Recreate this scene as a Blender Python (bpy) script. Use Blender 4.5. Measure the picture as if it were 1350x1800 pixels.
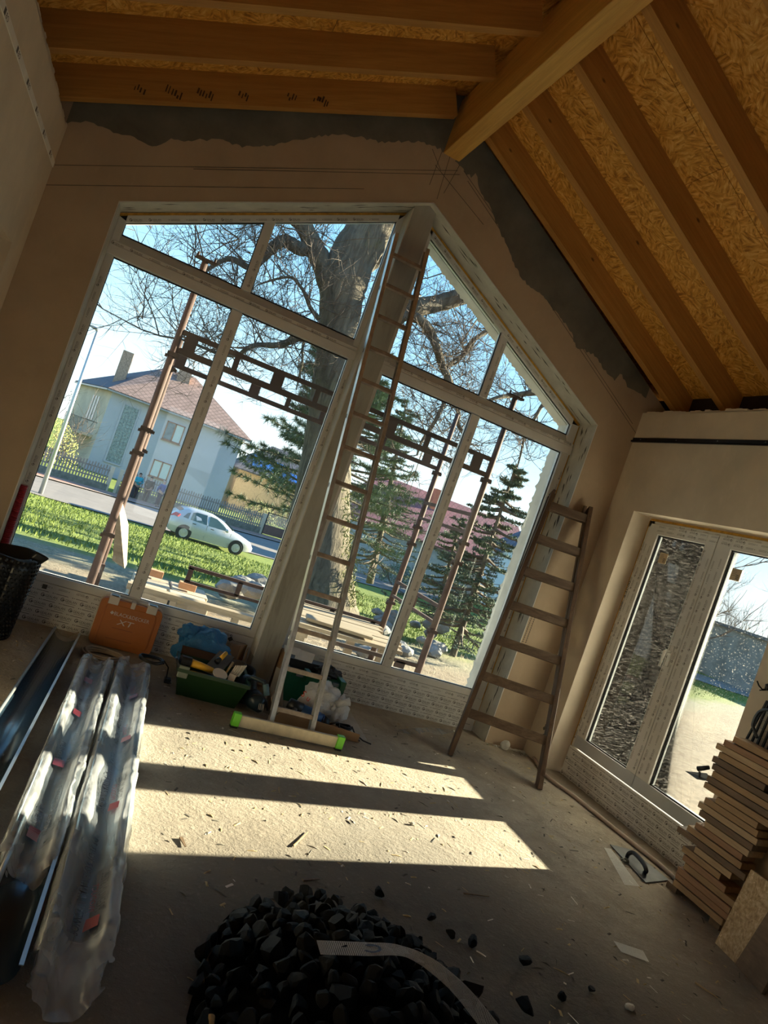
import bpy, math, random
import numpy as np
from mathutils import Vector, Matrix, noise as mnoise
random.seed(11)
for o in list(bpy.data.objects): bpy.data.objects.remove(o)
SC = bpy.context.scene
COL = SC.collection

# ---------------------------------------------------------------- camera
F = 1227.02
CR = ((0.88189956, -0.33060278, 0.33608773), (-0.31694588, 0.11196758, 0.94181132), (-0.34899637, -0.93710462, -0.00603903))
CP = (0.0, 0.0, 1.5)
cd = bpy.data.cameras.new('camera'); cam = bpy.data.objects.new('camera', cd); COL.objects.link(cam)
cd.sensor_fit = 'VERTICAL'; cd.sensor_height = 24.0; cd.lens = 24.0*F/1800.0
cd.clip_start = 0.05; cd.clip_end = 600
m = Matrix.Identity(4)
for i in range(3):
    for j in range(3): m[j][i] = CR[i][j]
    m[i][3] = CP[i]
cam.matrix_world = m
SC.camera = cam
# ---------------------------------------------------------------- light
SUN_DIR = Vector((1.0, 0.184, 0.289)).normalized()      # towards the sun
sun_elev = math.asin(SUN_DIR.z); sun_az = math.atan2(SUN_DIR.x, SUN_DIR.y)
W = bpy.data.worlds.new('world'); SC.world = W; W.use_nodes = True
wn = W.node_tree; wn.nodes.clear()
wo = wn.nodes.new('ShaderNodeOutputWorld'); wb = wn.nodes.new('ShaderNodeBackground')
# clear afternoon sky: pale at the horizon, deeper blue overhead, the same all the way round
gc = wn.nodes.new('ShaderNodeTexCoord'); gs = wn.nodes.new('ShaderNodeSeparateXYZ'); gr_ = wn.nodes.new('ShaderNodeValToRGB')
wn.links.new(gc.outputs['Generated'], gs.inputs[0]); wn.links.new(gs.outputs[2], gr_.inputs[0]); wn.links.new(gr_.outputs[0], wb.inputs[0]); wn.links.new(wb.outputs[0], wo.inputs[0])
el = gr_.color_ramp.elements
while len(el) < 6: el.new(.5)
for e_, (p_, c_) in zip(el, ((0., (.84,.86,.84)), (.06, (.74,.84,.88)), (.16, (.46,.70,.86)), (.30, (.28,.56,.83)), (.55, (.16,.40,.74)), (1., (.09,.26,.60)))): e_.position = p_; e_.color = c_+(1,)
wb.inputs[1].default_value = .28
sl = bpy.data.lights.new('sun', 'SUN'); sl.energy = 5.4; sl.color = (1.0, 0.84, 0.61); sl.angle = math.radians(0.53)
so = bpy.data.objects.new('sun', sl); COL.objects.link(so); so.location = (30, 6, 12)
so.rotation_euler = SUN_DIR.to_track_quat('Z', 'Y').to_euler()
vs = SC.view_settings; vs.view_transform = 'Standard'; vs.look = 'None'; vs.gamma = 1; vs.exposure = 2.82; vs.use_curve_mapping = False
SC.cycles.max_bounces = 10; SC.cycles.diffuse_bounces = 6; SC.cycles.transparent_max_bounces = 24; SC.cycles.glossy_bounces = 3
SC.cycles.sample_clamp_indirect = 6

# ---------------------------------------------------------------- helpers
def at(px, py, axis, val):
    """3D point where the photograph's pixel ray meets the plane axis = val."""
    c = ((px-675)/F, -(py-900)/F, -1.0)
    d = [sum(CR[r][k]*c[r] for r in range(3)) for k in range(3)]
    t = (val-CP[axis])/d[axis]
    return Vector([CP[k]+t*d[k] for k in range(3)])

def tagp(o, label=None, cat=None, group=None, kind=None):
    if label: o['label'] = label
    if cat: o['category'] = cat
    if group: o['group'] = group
    if kind: o['kind'] = kind
    return o
WORLD = {}
def root(name, label, cat, loc=(0, 0, 0), group=None, kind=None):
    o = bpy.data.objects.new(name, None); COL.objects.link(o); o.location = loc
    o.empty_display_size = 0.1; WORLD[o.name] = Vector(loc)
    return tagp(o, label, cat, group, kind)

class MB:
    def __init__(s): s.v = []; s.f = []; s.mi = []; s.cur = 0
    def add(s, vs, fs):
        b = len(s.v); s.v.extend([tuple(p) for p in vs])
        for f in fs: s.f.append(tuple(b+i for i in f)); s.mi.append(s.cur)
    def box(s, a, b):
        x0, y0, z0 = a; x1, y1, z1 = b
        s.add([(x0,y0,z0),(x1,y0,z0),(x1,y1,z0),(x0,y1,z0),(x0,y0,z1),(x1,y0,z1),(x1,y1,z1),(x0,y1,z1)],
              [(0,3,2,1),(4,5,6,7),(0,1,5,4),(1,2,6,5),(2,3,7,6),(3,0,4,7)])
    def beam(s, p, q, w, h, up=(0,0,1), taper=1.0):
        p = Vector(p); q = Vector(q); d = (q-p).normalized(); u = Vector(up)
        r = d.cross(u)
        if r.length < 1e-4: r = d.cross(Vector((0,1,0)))
        r.normalize(); u = r.cross(d).normalized()
        P = []
        for c, k in ((p,1.0),(q,taper)):
            for a, b in ((-1,-1),(1,-1),(1,1),(-1,1)): P.append(c+r*(a*w/2*k)+u*(b*h/2*k))
        s.add(P, [(0,3,2,1),(4,5,6,7),(0,1,5,4),(1,2,6,5),(2,3,7,6),(3,0,4,7)])
    def tube(s, pts, rad, n=8, cap=True, flat=1.0):
        pts = [Vector(p) for p in pts]
        if not hasattr(rad, '__len__'): rad = [rad]*len(pts)
        rings = []; pr = None
        for i, p in enumerate(pts):
            d = (pts[min(i+1,len(pts)-1)]-pts[max(i-1,0)])
            if d.length < 1e-9: d = Vector((0,0,1))
            d.normalize()
            if pr is None:
                r = d.cross(Vector((0,0,1)))
                if r.length < 1e-3: r = d.cross(Vector((0,1,0)))
            else: r = pr - d*pr.dot(d)
            if r.length < 1e-6: r = d.orthogonal()
            r.normalize(); pr = r; u = d.cross(r)
            rings.append([p+(r*math.cos(2*math.pi*k/n)+u*math.sin(2*math.pi*k/n)*flat)*rad[i] for k in range(n)])
        V = [v for r in rings for v in r]; Fc = []
        for i in range(len(pts)-1):
            for k in range(n):
                a = i*n+k; b = i*n+(k+1)%n; Fc.append((a, b, b+n, a+n))
        if cap: Fc.append(tuple(range(n-1,-1,-1))); Fc.append(tuple((len(pts)-1)*n+k for k in range(n)))
        s.add(V, Fc)
    def prism(s, poly, a, b, axis=1):
        """polygon in the two other axes, extruded along axis from a to b"""
        n = len(poly); V = []
        for t in (a, b):
            for u, w in poly:
                V.append((t,u,w) if axis == 0 else (u,t,w) if axis == 1 else (u,w,t))
        Fc = [tuple(range(n)), tuple(range(2*n-1,n-1,-1))]
        for i in range(n): j = (i+1)%n; Fc.append((i, i+n, j+n, j))
        s.add(V, Fc)
    def lathe(s, c, prof, n=20, axis=(0,0,1)):
        """profile of (radius, height) turned around axis through c"""
        c = Vector(c); ax = Vector(axis).normalized(); r = ax.orthogonal().normalized(); u = ax.cross(r)
        V = []; Fc = []
        for rr, h in prof:
            for k in range(n):
                t = 2*math.pi*k/n; V.append(c+ax*h+(r*math.cos(t)+u*math.sin(t))*rr)
        for i in range(len(prof)-1):
            for k in range(n):
                a = i*n+k; b = i*n+(k+1)%n; Fc.append((a,b,b+n,a+n))
        s.add(V, Fc)
    def grid(s, fn, nu, nv, close=False):
        V = [fn(i/nu, j/nv) for j in range(nv+1) for i in range(nu+1)]; Fc = []
        for j in range(nv):
            for i in range(nu):
                a = j*(nu+1)+i; Fc.append((a, a+1, a+nu+2, a+nu+1))
        s.add(V, Fc)
    def ico(s, c, r, sub=1, jit=0.0, sc=(1,1,1), rnd=random):
        V, Fc = ICO[sub]; c = Vector(c)
        P = []
        for v in V:
            k = r*(1+rnd.uniform(-jit, jit)); P.append((c.x+v[0]*k*sc[0], c.y+v[1]*k*sc[1], c.z+v[2]*k*sc[2]))
        s.add(P, Fc)
    def build(s, name, mat, parent=None, smooth=False, bevel=0, seg=2, solid=0, sub=0, auto=True, origin=None):
        me = bpy.data.meshes.new(name)
        off = Vector((0,0,0))
        if parent is not None:
            q = parent
            while q.parent is not None: q = q.parent
            off = Vector(q.location)
        if origin is not None: off = Vector(origin)
        me.from_pydata([(p[0]-off.x, p[1]-off.y, p[2]-off.z) for p in s.v], [], s.f)
        mats = mat if isinstance(mat, (list, tuple)) else [mat]
        for mm in mats: me.materials.append(mm)
        if len(mats) > 1: me.polygons.foreach_set('material_index', s.mi)
        if smooth: me.polygons.foreach_set('use_smooth', [True]*len(s.f))
        me.update()
        o = bpy.data.objects.new(name, me); COL.objects.link(o)
        if parent is not None: o.parent = parent
        if origin is not None: o.location = off
        if bevel:
            b = o.modifiers.new('bevel', 'BEVEL'); b.width = bevel; b.segments = seg; b.limit_method = 'ANGLE'; b.angle_limit = math.radians(40)
        if solid: t = o.modifiers.new('solid', 'SOLIDIFY'); t.thickness = solid; t.offset = 0
        if sub: t = o.modifiers.new('sub', 'SUBSURF'); t.levels = sub; t.render_levels = sub
        return o
def part(name, mat, parent, fn, **k):
    b = MB(); fn(b); return b.build(name, mat, parent, **k)

def _icos():
    import bmesh
    out = {}
    for s in (1, 2, 3, 4):
        bm = bmesh.new(); bmesh.ops.create_icosphere(bm, subdivisions=s, radius=1)
        out[s] = ([tuple(v.co) for v in bm.verts], [tuple(v.index for v in f.verts) for f in bm.faces]); bm.free()
    return out
ICO = _icos()

TXT = {}
def text_geo(s):
    if s in TXT: return TXT[s]
    cu = bpy.data.curves.new('t', 'FONT'); cu.body = s; cu.resolution_u = 2; cu.size = 1
    ob = bpy.data.objects.new('t', cu); COL.objects.link(ob)
    dg = bpy.context.evaluated_depsgraph_get(); me = ob.evaluated_get(dg).to_mesh()
    V = [(v.co.x, v.co.y) for v in me.vertices]; Fc = [tuple(p.vertices) for p in me.polygons]
    ob.evaluated_get(dg).to_mesh_clear(); bpy.data.objects.remove(ob); bpy.data.curves.remove(cu)
    w = max(v[0] for v in V) if V else 1
    TXT[s] = (V, Fc, w); return TXT[s]
def stamp(mb, s, o, ux, uy, size, width=None, fn=None):
    """flat lettering: o = lower left corner, ux/uy = unit directions"""
    V, Fc, w = text_geo(s); o = Vector(o); ux = Vector(ux); uy = Vector(uy); kx = size if width is None else width/w
    P = [o+ux*(v[0]*kx)+uy*(v[1]*size) for v in V]
    if fn: P = [fn(p) for p in P]
    mb.add(P, Fc)
def ring2(mb, c, ux, uy, r0, r1, a0=0.0, a1=2*math.pi, n=14):
    c = Vector(c); ux = Vector(ux); uy = Vector(uy); V = []; Fc = []
    for i in range(n+1):
        t = a0+(a1-a0)*i/n; d = ux*math.cos(t)+uy*math.sin(t); V += [c+d*r0, c+d*r1]
    for i in range(n): Fc.append((2*i, 2*i+1, 2*i+3, 2*i+2))
    mb.add(V, Fc)

# ---------------------------------------------------------------- materials
class NT:
    def __init__(s, name):
        s.m = bpy.data.materials.new(name); s.m.use_nodes = True; s.t = s.m.node_tree; s.t.nodes.clear()
        s.out = s.n('ShaderNodeOutputMaterial'); s.co = s.n('ShaderNodeTexCoord')
    def n(s, t, **k):
        x = s.t.nodes.new(t)
        for a, b in k.items(): setattr(x, a, b)
        return x
    def l(s, a, b): s.t.links.new(a, b)
    def mapping(s, sc=(1,1,1), rot=(0,0,0), src=None, loc=(0,0,0)):
        mp = s.n('ShaderNodeMapping'); mp.inputs['Scale'].default_value = sc; mp.inputs['Rotation'].default_value = rot; mp.inputs['Location'].default_value = loc
        s.l(src or s.co.outputs['Object'], mp.inputs[0]); return mp.outputs[0]
    def noise(s, scale, vec=None, detail=5, rough=.6, dist=0):
        x = s.n('ShaderNodeTexNoise'); x.inputs['Scale'].default_value = scale; x.inputs['Detail'].default_value = detail
        x.inputs['Roughness'].default_value = rough; x.inputs['Distortion'].default_value = dist
        s.l(vec or s.co.outputs['Object'], x.inputs['Vector']); return x.outputs['Fac']
    def ramp(s, src, stops, interp='LINEAR'):
        r = s.n('ShaderNodeValToRGB'); e = r.color_ramp; e.interpolation = interp
        while len(e.elements) < len(stops): e.elements.new(.5)
        for el, (p, c) in zip(e.elements, stops):
            el.position = p; el.color = (c if len(c) == 4 else tuple(c)+(1,)) if hasattr(c, '__len__') else (c, c, c, 1)
        s.l(src, r.inputs[0]); return r.outputs[0]
    def mix(s, fac, a, b, mode='MIX'):
        x = s.n('ShaderNodeMix', data_type='RGBA', blend_type=mode)
        for v, i in ((fac, 0), (a, 6), (b, 7)):
            if hasattr(v, 'is_linked') or hasattr(v, 'links'): s.l(v, x.inputs[i])
            elif hasattr(v, '__len__'): x.inputs[i].default_value = tuple(v)+(1,) if len(v) == 3 else v
            else: x.inputs[i].default_value = v
        return x.outputs[2]
    def bsdf(s, col, rough=.8, metal=0, normal=None, **k):
        b = s.n('ShaderNodeBsdfPrincipled')
        for v, i in ((col, 'Base Color'), (rough, 'Roughness'), (metal, 'Metallic')):
            if hasattr(v, 'links'): s.l(v, b.inputs[i])
            elif hasattr(v, '__len__'): b.inputs[i].default_value = tuple(v)+(1,) if len(v) == 3 else v
            else: b.inputs[i].default_value = v
        for a, v in k.items(): b.inputs[a.replace('_', ' ')].default_value = v
        if normal is not None: s.l(normal, b.inputs['Normal'])
        return b.outputs[0]
    def bump(s, h, strength=.3, dist=.01, nrm=None):
        b = s.n('ShaderNodeBump'); b.inputs['Strength'].default_value = strength; b.inputs['Distance'].default_value = dist
        s.l(h, b.inputs['Height'])
        if nrm is not None: s.l(nrm, b.inputs['Normal'])
        return b.outputs[0]
    def done(s, sh): s.l(sh, s.out.inputs[0]); return s.m
def C3(r, g, b):   # sRGB 0-255 to linear
    f = lambda c: ((c/255+.055)/1.055)**2.4 if c > 10 else c/255/12.92
    return (f(r), f(g), f(b))
def mul(c, k): return tuple(min(1, x*k) for x in c)
def plain(name, col, rough=.6, metal=0, var=.18, scale=6, bump=.15, bscale=60, bd=.003, st=(1,1,1), **k):
    t = NT(name); v = t.mapping(st)
    c = t.ramp(t.noise(scale, v), [(.3, mul(col, 1-var)), (.7, mul(col, 1+var))])
    nb = t.bump(t.noise(bscale, v, 3), bump, bd) if bump else None
    return t.done(t.bsdf(c, rough, metal, nb, **k))
def wood(name, c1, c2, axis=0, ring=14, rough=.65, knots=True, bump=.2, stretch=.06):
    t = NT(name); sc = [1, 1, 1]; sc[axis] = stretch
    v = t.mapping(tuple(sc))
    n1 = t.noise(ring, v, 6, .6, 1.2); n2 = t.noise(ring*6, v, 4, .7, .3)
    c = t.mix(t.ramp(n1, [(.35, 0.), (.65, 1.)]), c1, c2)
    c = t.mix(t.ramp(n2, [(.4, .0), (.7, .55)]), c, mul(c1, .7))
    if knots:
        kc = [2.2, 2.2, 2.2]; kc[axis] = 1.1
        vo = t.n('ShaderNodeTexVoronoi'); vo.inputs['Scale'].default_value = 2.6; t.l(t.mapping(tuple(kc)), vo.inputs['Vector'])
        c = t.mix(t.ramp(vo.outputs['Distance'], [(.035, 1.), (.075, 0.)]), c, mul(c1, .3))
    return t.done(t.bsdf(c, rough, 0, t.bump(n2, bump, .003)))
def osb_mat(name, tint=1.0, scale=9.0, dark=(.28,.13,.04), mid=(.52,.29,.10), lite=(.78,.55,.27)):
    t = NT(name); cols = []
    base = None
    for i, (sc, seed) in enumerate(((scale, 0.0), (scale*1.37, 3.7))):
        src = t.mapping((1,1,1), loc=(seed, seed*1.3, seed*.7))
        dn = t.n('ShaderNodeTexNoise'); dn.inputs['Scale'].default_value = 5; t.l(src, dn.inputs['Vector'])
        add = t.n('ShaderNodeVectorMath', operation='MULTIPLY_ADD'); t.l(dn.outputs['Color'], add.inputs[0]); add.inputs[1].default_value = (.06,.06,.06); t.l(src, add.inputs[2])
        vo = t.n('ShaderNodeTexVoronoi'); vo.inputs['Scale'].default_value = sc; t.l(add.outputs[0], vo.inputs['Vector'])
        sep = t.n('ShaderNodeSeparateColor'); t.l(vo.outputs['Color'], sep.inputs[0])
        ang = t.n('ShaderNodeMath', operation='MULTIPLY'); t.l(sep.outputs[0], ang.inputs[0]); ang.inputs[1].default_value = 6.28
        vr = t.n('ShaderNodeVectorRotate'); vr.rotation_type = 'Z_AXIS'; t.l(src, vr.inputs['Vector']); t.l(ang.outputs[0], vr.inputs['Angle'])
        mp = t.mapping((1.0, .16, .5), src=vr.outputs[0])
        f = t.noise(scale*6.5, mp, 3, .6, .15)
        cols.append((t.ramp(f, [(.32, mul(dark, tint)), (.5, mul(mid, tint)), (.72, mul(lite, tint))]), sep.outputs[1], f))
    c = t.mix(t.ramp(cols[1][1], [(.45, 0.), (.5, 1.)], 'CONSTANT'), cols[0][0], cols[1][0])
    c = t.mix(t.ramp(cols[1][2], [(.66, 0.), (.69, .8)]), c, mul(lite, tint*1.15)); sp = t.noise(scale*1.1, None, 2, .5); c = t.mix(t.ramp(sp, [(.3, .25), (.7, 0.)]), c, mul(mid, .55*tint))
    return t.done(t.bsdf(c, .6, 0, t.bump(cols[0][2], .4, .002)))
def glass(name, dust=.25, dscale=120, tint=(.93,.97,.96), haze=.02, gloss=1.0, lo=.60):
    t = NT(name)
    tr = t.n('ShaderNodeBsdfTransparent'); tr.inputs[0].default_value = tint+(1,)
    gl = t.n('ShaderNodeBsdfGlossy'); gl.inputs['Roughness'].default_value = .02; gl.inputs[0].default_value = (1,1,1,1)
    fr = t.n('ShaderNodeFresnel'); fr.inputs[0].default_value = 1.45
    fm = t.n('ShaderNodeMath', operation='MULTIPLY'); t.l(fr.outputs[0], fm.inputs[0]); fm.inputs[1].default_value = gloss
    m1 = t.n('ShaderNodeMixShader'); t.l(fm.outputs[0], m1.inputs[0]); t.l(tr.outputs[0], m1.inputs[1]); t.l(gl.outputs[0], m1.inputs[2])
    df = t.n('ShaderNodeBsdfTranslucent'); df.inputs[0].default_value = (.8,.78,.72,1)
    d2 = t.n('ShaderNodeBsdfDiffuse'); d2.inputs[0].default_value = (.6,.58,.54,1)
    mm = t.n('ShaderNodeMixShader'); mm.inputs[0].default_value = .5; t.l(df.outputs[0], mm.inputs[1]); t.l(d2.outputs[0], mm.inputs[2])
    a = t.ramp(t.noise(dscale, None, 2, .6), [(lo, 0.), (lo+.08, dust)])
    b = t.ramp(t.noise(1.3, None, 4, .6), [(.35, .25), (.7, 1.)])
    c = t.mix(1.0, a, b, 'MULTIPLY'); c = t.mix(1.0, c, t.ramp(t.noise(2.1, None, 5, .7), [(.45, haze*.4), (.75, haze*2.)]), 'ADD')
    m2 = t.n('ShaderNodeMixShader'); t.l(c, m2.inputs[0]); t.l(m1.outputs[0], m2.inputs[1]); t.l(mm.outputs[0], m2.inputs[2])
    return t.done(m2.outputs[0])

def plaster(name, col, patch=None):
    t = NT(name)
    n1 = t.noise(1.6, None, 6, .6); n2 = t.noise(9, t.mapping((1,1,.5)), 5, .7)
    c = t.ramp(n1, [(.3, mul(col, .86)), (.7, mul(col, 1.12))])
    c = t.mix(t.ramp(n2, [(.55, 0.), (.75, .35)]), c, mul(col, 1.25))
    nb = t.bump(t.noise(140, None, 3, .6), .25, .0015); nb = t.bump(t.noise(5, None, 4, .5), .12, .02, nb)
    return t.done(t.bsdf(c, .9, 0, nb))
M = {}
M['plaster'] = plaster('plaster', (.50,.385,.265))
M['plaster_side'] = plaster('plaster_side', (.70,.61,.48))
M['cement'] = plain('grey_cement', (.165,.155,.125), .85, var=.3, scale=3, bump=.3, bscale=30)
M['adhesive'] = plain('white_adhesive', (.60,.58,.50), .8, var=.16, scale=5, bump=.3, bscale=14, bd=.006)
def post_mat():
    t = NT('grey_render_stained'); n = t.noise(3.2, t.mapping((2.2,2.2,.45)), 6, .65, .6)
    c = t.ramp(n, [(.3, (.22,.21,.17)), (.45, (.36,.35,.30)), (.62, (.42,.41,.36))])
    k = t.ramp(t.noise(9, t.mapping((1.5,1.5,.5)), 5, .7, .9), [(.66, 0.), (.72, .8)])
    c = t.mix(k, c, (.08,.075,.06)); return t.done(t.bsdf(c, .85, 0, t.bump(n, .4, .006)))
M['post'] = post_mat()
M['rafter'] = wood('rafter_timber', (.46,.21,.045), (.62,.33,.085), 0, 9, stretch=.05, rough=.6)
M['ridge'] = wood('ridge_timber', (.62,.32,.065), (.76,.46,.12), 1, 8, stretch=.05, knots=True, rough=.5)
M['osb'] = osb_mat('osb_board', 1.25, 9.0, dark=(.27,.10,.012), mid=(.62,.30,.045), lite=(.80,.52,.17))
M['osb_pale'] = osb_mat('osb_offcut', 1.0, 13.0, dark=(.30,.19,.09), mid=(.52,.36,.19), lite=(.74,.58,.38))
M['pvc'] = plain('white_pvc', (.70,.69,.65), .35, var=.05, bump=.02)
M['pvc_grey'] = plain('film_grey_pvc', (.52,.55,.57), .4, var=.06, bump=.05)
M['seal'] = plain('black_seal', (.012,.012,.014), .5, var=.1, bump=0)
M['print'] = plain('film_print', (.10,.09,.08), .6, var=.2, bump=0)
M['foam'] = plain('orange_foam', (.56,.30,.045), .9, var=.35, scale=20, bump=.6, bscale=40, bd=.01)
M['glass'] = glass('window_glass', .15, 230, haze=.004)
M['glass_dusty'] = glass('dusty_door_glass', .22, 85, haze=.0012, lo=.635)
M['stain'] = plain('dark_stain', (.10,.09,.075), .9, var=.3, bump=0)
M['black'] = plain('black_plastic', (.018,.018,.02), .42, var=.3, bump=.1)
M['steel'] = plain('grey_steel', (.30,.31,.32), .38, .8, var=.25, bump=.1)
def floor_mat():
    t = NT('dusty_screed')
    big = t.noise(.55, None, 6, .62, .4); mid = t.noise(3.5, None, 6, .7, .5); fin = t.noise(38, None, 4, .7)
    c = t.ramp(big, [(.32, (.27,.245,.205)), (.5, (.38,.33,.26)), (.68, (.46,.40,.31))])
    c = t.mix(t.ramp(mid, [(.35, .55), (.6, 0.)]), c, (.20,.17,.13))
    c = t.mix(t.ramp(fin, [(.55, 0.), (.75, .5)]), c, (.58,.51,.41))
    # dark round patch in the screed near the heap, fading outwards
    g = t.n('ShaderNodeTexGradient', gradient_type='SPHERICAL'); mp = t.mapping((.62,.62,.62), loc=(-.92,-1.02,0)); t.l(mp, g.inputs[0])
    st = t.mix(1.0, t.ramp(g.outputs['Fac'], [(.0, 0.), (.45, .9)]), t.ramp(mid, [(.3, .55), (.7, 1.)]), 'MULTIPLY')
    c = t.mix(st, c, (.045,.04,.034))
    vo = t.n('ShaderNodeTexVoronoi'); vo.inputs['Scale'].default_value = 24; t.l(t.mapping((1,1.8,1)), vo.inputs['Vector'])
    c = t.mix(t.ramp(vo.outputs['Distance'], [(.06, .5), (.12, 0.)]), c, (.08,.065,.05))
    nb = t.bump(fin, .9, .007); nb = t.bump(mid, .35, .03, nb); nb = t.bump(t.noise(11, None, 8, .78, .15), .55, .016, nb)
    return t.done(t.bsdf(c, .92, 0, nb))
M['floor'] = floor_mat()
# ================================================================ ROOM
S = .497; XA = 1.41            # roof pitch, gable axis
WY = 5.0; FY = 5.22            # gable wall face, window frame face
XL, XR = -.985, 3.80
YB = -3.0
# floor: slightly uneven screed
def floor_fn(u, v):
    x = -1.2+u*5.6; y = YB+v*(5.45-YB)
    return (x, y, 0.0)
b = MB(); b.box((-1.3, YB-.2, -.25), (4.25, 5.45, 0)); fl = b.build('floor', M['floor']); tagp(fl, kind='structure')
# gable wall (with window opening), one polygon ring extruded
def zr(x, z0): return z0 - S*abs(x-XA)
b = MB()
ZW, ZO = 4.62, 3.82
XO0, XO1 = -.568, 3.405
TL, TR = 3.45, 3.40
def wall_quad(xa, xb, za0, zb0, za1, zb1, y0=WY, y1=5.42):
    b.prism([(xa, za0), (xb, zb0), (xb, zb1), (xa, za1)], y0, y1, 1)
wall_quad(XL-.1, XO0, -.2, -.2, zr(XL-.1, 4.72), zr(XO0, 4.72))
wall_quad(XO0, XA, zr(XO0, ZO), zr(XA, ZO), zr(XO0, 4.72), 4.72)
zt = lambda x: 4.53 - .512*(x-XA)
wall_quad(XA, XO1, ZO, zr(XO1, ZO), zt(XA), zt(XO1))
wall_quad(XO1, XR+.25, -.2, -.2, zt(XO1), zt(XR+.25))
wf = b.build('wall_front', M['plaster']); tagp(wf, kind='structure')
# unplastered cement band along the roof line, torn lower edge
def band(pts_top, low, name, y=WY-.004):
    b = MB(); n = len(low); V = []; Fc = []
    for (x, zl) in low:
        V.append((x, y, zl)); V.append((x, y, zl if pts_top(x) < zl else pts_top(x)))
    for i in range(n-1): Fc.append((2*i, 2*i+2, 2*i+3, 2*i+1))
    b.add(V, Fc); return b.build(name, M['cement'], wf)
def torn(path, step=.02, amp=.012, seed=1):
    r = random.Random(seed); out = []
    for (x0, z0), (x1, z1) in zip(path[:-1], path[1:]):
        k = max(1, int(abs(x1-x0)/step))
        for i in range(k):
            t = i/k; out.append((x0+(x1-x0)*t, z0+(z1-z0)*t+r.uniform(-amp, amp)))
    out.append(path[-1]); return out
lowL = [at(x, y, 1, WY) for x, y in ((114,222),(135,212),(165,218),(200,232),(235,244),(275,257),(300,246),(350,247),(385,246),(420,258),(475,258),(520,247),(560,240),(605,237),(640,243),(665,250),(700,249),(740,250),(760,255),(782,268))]
band(lambda x: zr(x, 4.70), torn([(p.x, p.z) for p in lowL], seed=2), 'bare_cement_band')
lowR = [at(x, y, 1, WY) for x, y in ((800,283),(836,303),(828,312),(842,335),(866,378),(862,365),(885,420),(905,470),(925,500),(948,515),(975,548),(1002,580),(1012,610),(1042,622),(1058,645),(1080,668),(1090,655),(1102,680),(1120,690),(1135,700))]
lr = sorted([(p.x, p.z) for p in lowR]); band(lambda x: zt(x)-.002, torn(lr, seed=3), 'bare_cement_band')
# pencil layout lines on the plaster
b = MB()
for p, q in (((96,290),(805,300)),((80,325),(640,332)),((340,297),(808,307)),((760,262),(775,300)),((815,300),(925,460)),((822,318),(1118,762)),((765,290),(850,395)),((755,325),(783,250)),((768,350),(795,262)),((930,470),(1112,745)),((780,340),(808,290))):
    b.beam(at(*p, 1, WY-.001), at(*q, 1, WY-.001), .0035, .001, up=(0,1,0))
b.build('pencil_line', M['stain'], wf)
# reveal lining (white adhesive) on the slopes and the right jamb
b = MB()
o0 = XO1-.004
for xa, xb in ((XO0, XA), (XA, XO1)):
    b.add([(xa, WY+.002, zr(xa, ZO)-.004), (xb, WY+.002, zr(xb, ZO)-.004), (xb, 5.40, zr(xb, ZO)-.004), (xa, 5.40, zr(xa, ZO)-.004)], [(0,1,2,3)])
b.add([(o0, WY+.002, 0), (o0, FY+.1, 0), (o0, FY+.1, zr(o0, ZO)), (o0, WY+.002, zr(o0, ZO))], [(0,1,2,3)])
b.add([(XO0+.004, WY+.002, 0), (XO0+.004, FY+.1, 0), (XO0+.004, FY+.1, zr(XO0, ZO)), (XO0+.004, WY+.002, zr(XO0, ZO))], [(0,1,2,3)])
b.build('reveal_lining', M['adhesive'], wf)
b = MB(); r = random.Random(5)
for i in range(40):
    z = r.uniform(.2, 2.8); y = r.uniform(WY+.03, FY-.03); h = r.uniform(.02, .07)
    b.add([(o0-.001, y-r.uniform(.003,.01), z), (o0-.001, y, z-h), (o0-.001, y+r.uniform(.003,.012), z+.01), (o0-.001, y, z+h)], [(0,1,2,3)])
for i in range(46):
    x = r.uniform(XO0, XO1); z = zr(x, ZO)-.005; y = r.uniform(WY+.03, FY-.03); w = r.uniform(.02, .08); sg = -1 if x > XA else 1
    b.add([(x-w, y, z-sg*S*w), (x, y-.006, z), (x+w, y, z+sg*S*w), (x, y+r.uniform(.003,.012), z)], [(0,1,2,3)])
b.build('bare_spot', M['stain'], wf)
# metal corner bead along the opening
b = MB()
b.beam((XO0, WY-.002, zr(XO0, ZO)), (XA, WY-.002, ZO), .006, .006); b.beam((XA, WY-.002, ZO), (XO1, WY-.002, zr(XO1, ZO)), .006, .006)
b.beam((XO1, WY-.002, 0.02), (XO1, WY-.002, zr(XO1, ZO)), .006, .006); b.beam((XO0, WY-.002, 0.02), (XO0, WY-.002, zr(XO0, ZO)), .006, .006)
b.build('corner_bead', M['pvc'], wf)
# centre post
tp = root('trim_1', None, None, (1.385, 5.14, 0), kind='structure')
part('post_shaft', M['post'], tp, lambda b: b.prism([(1.297, 0), (1.475, 0), (1.475, ZO-.037), (1.41, ZO-.006), (1.297, ZO-.062)], 5.06, 5.42, 1))
part('corner_strip', M['adhesive'], tp, lambda b: (b.box((1.291, 5.058, .2), (1.299, 5.22, 3.74)), b.box((1.473, 5.062, .3), (1.478, 5.22, 3.7))))

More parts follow.
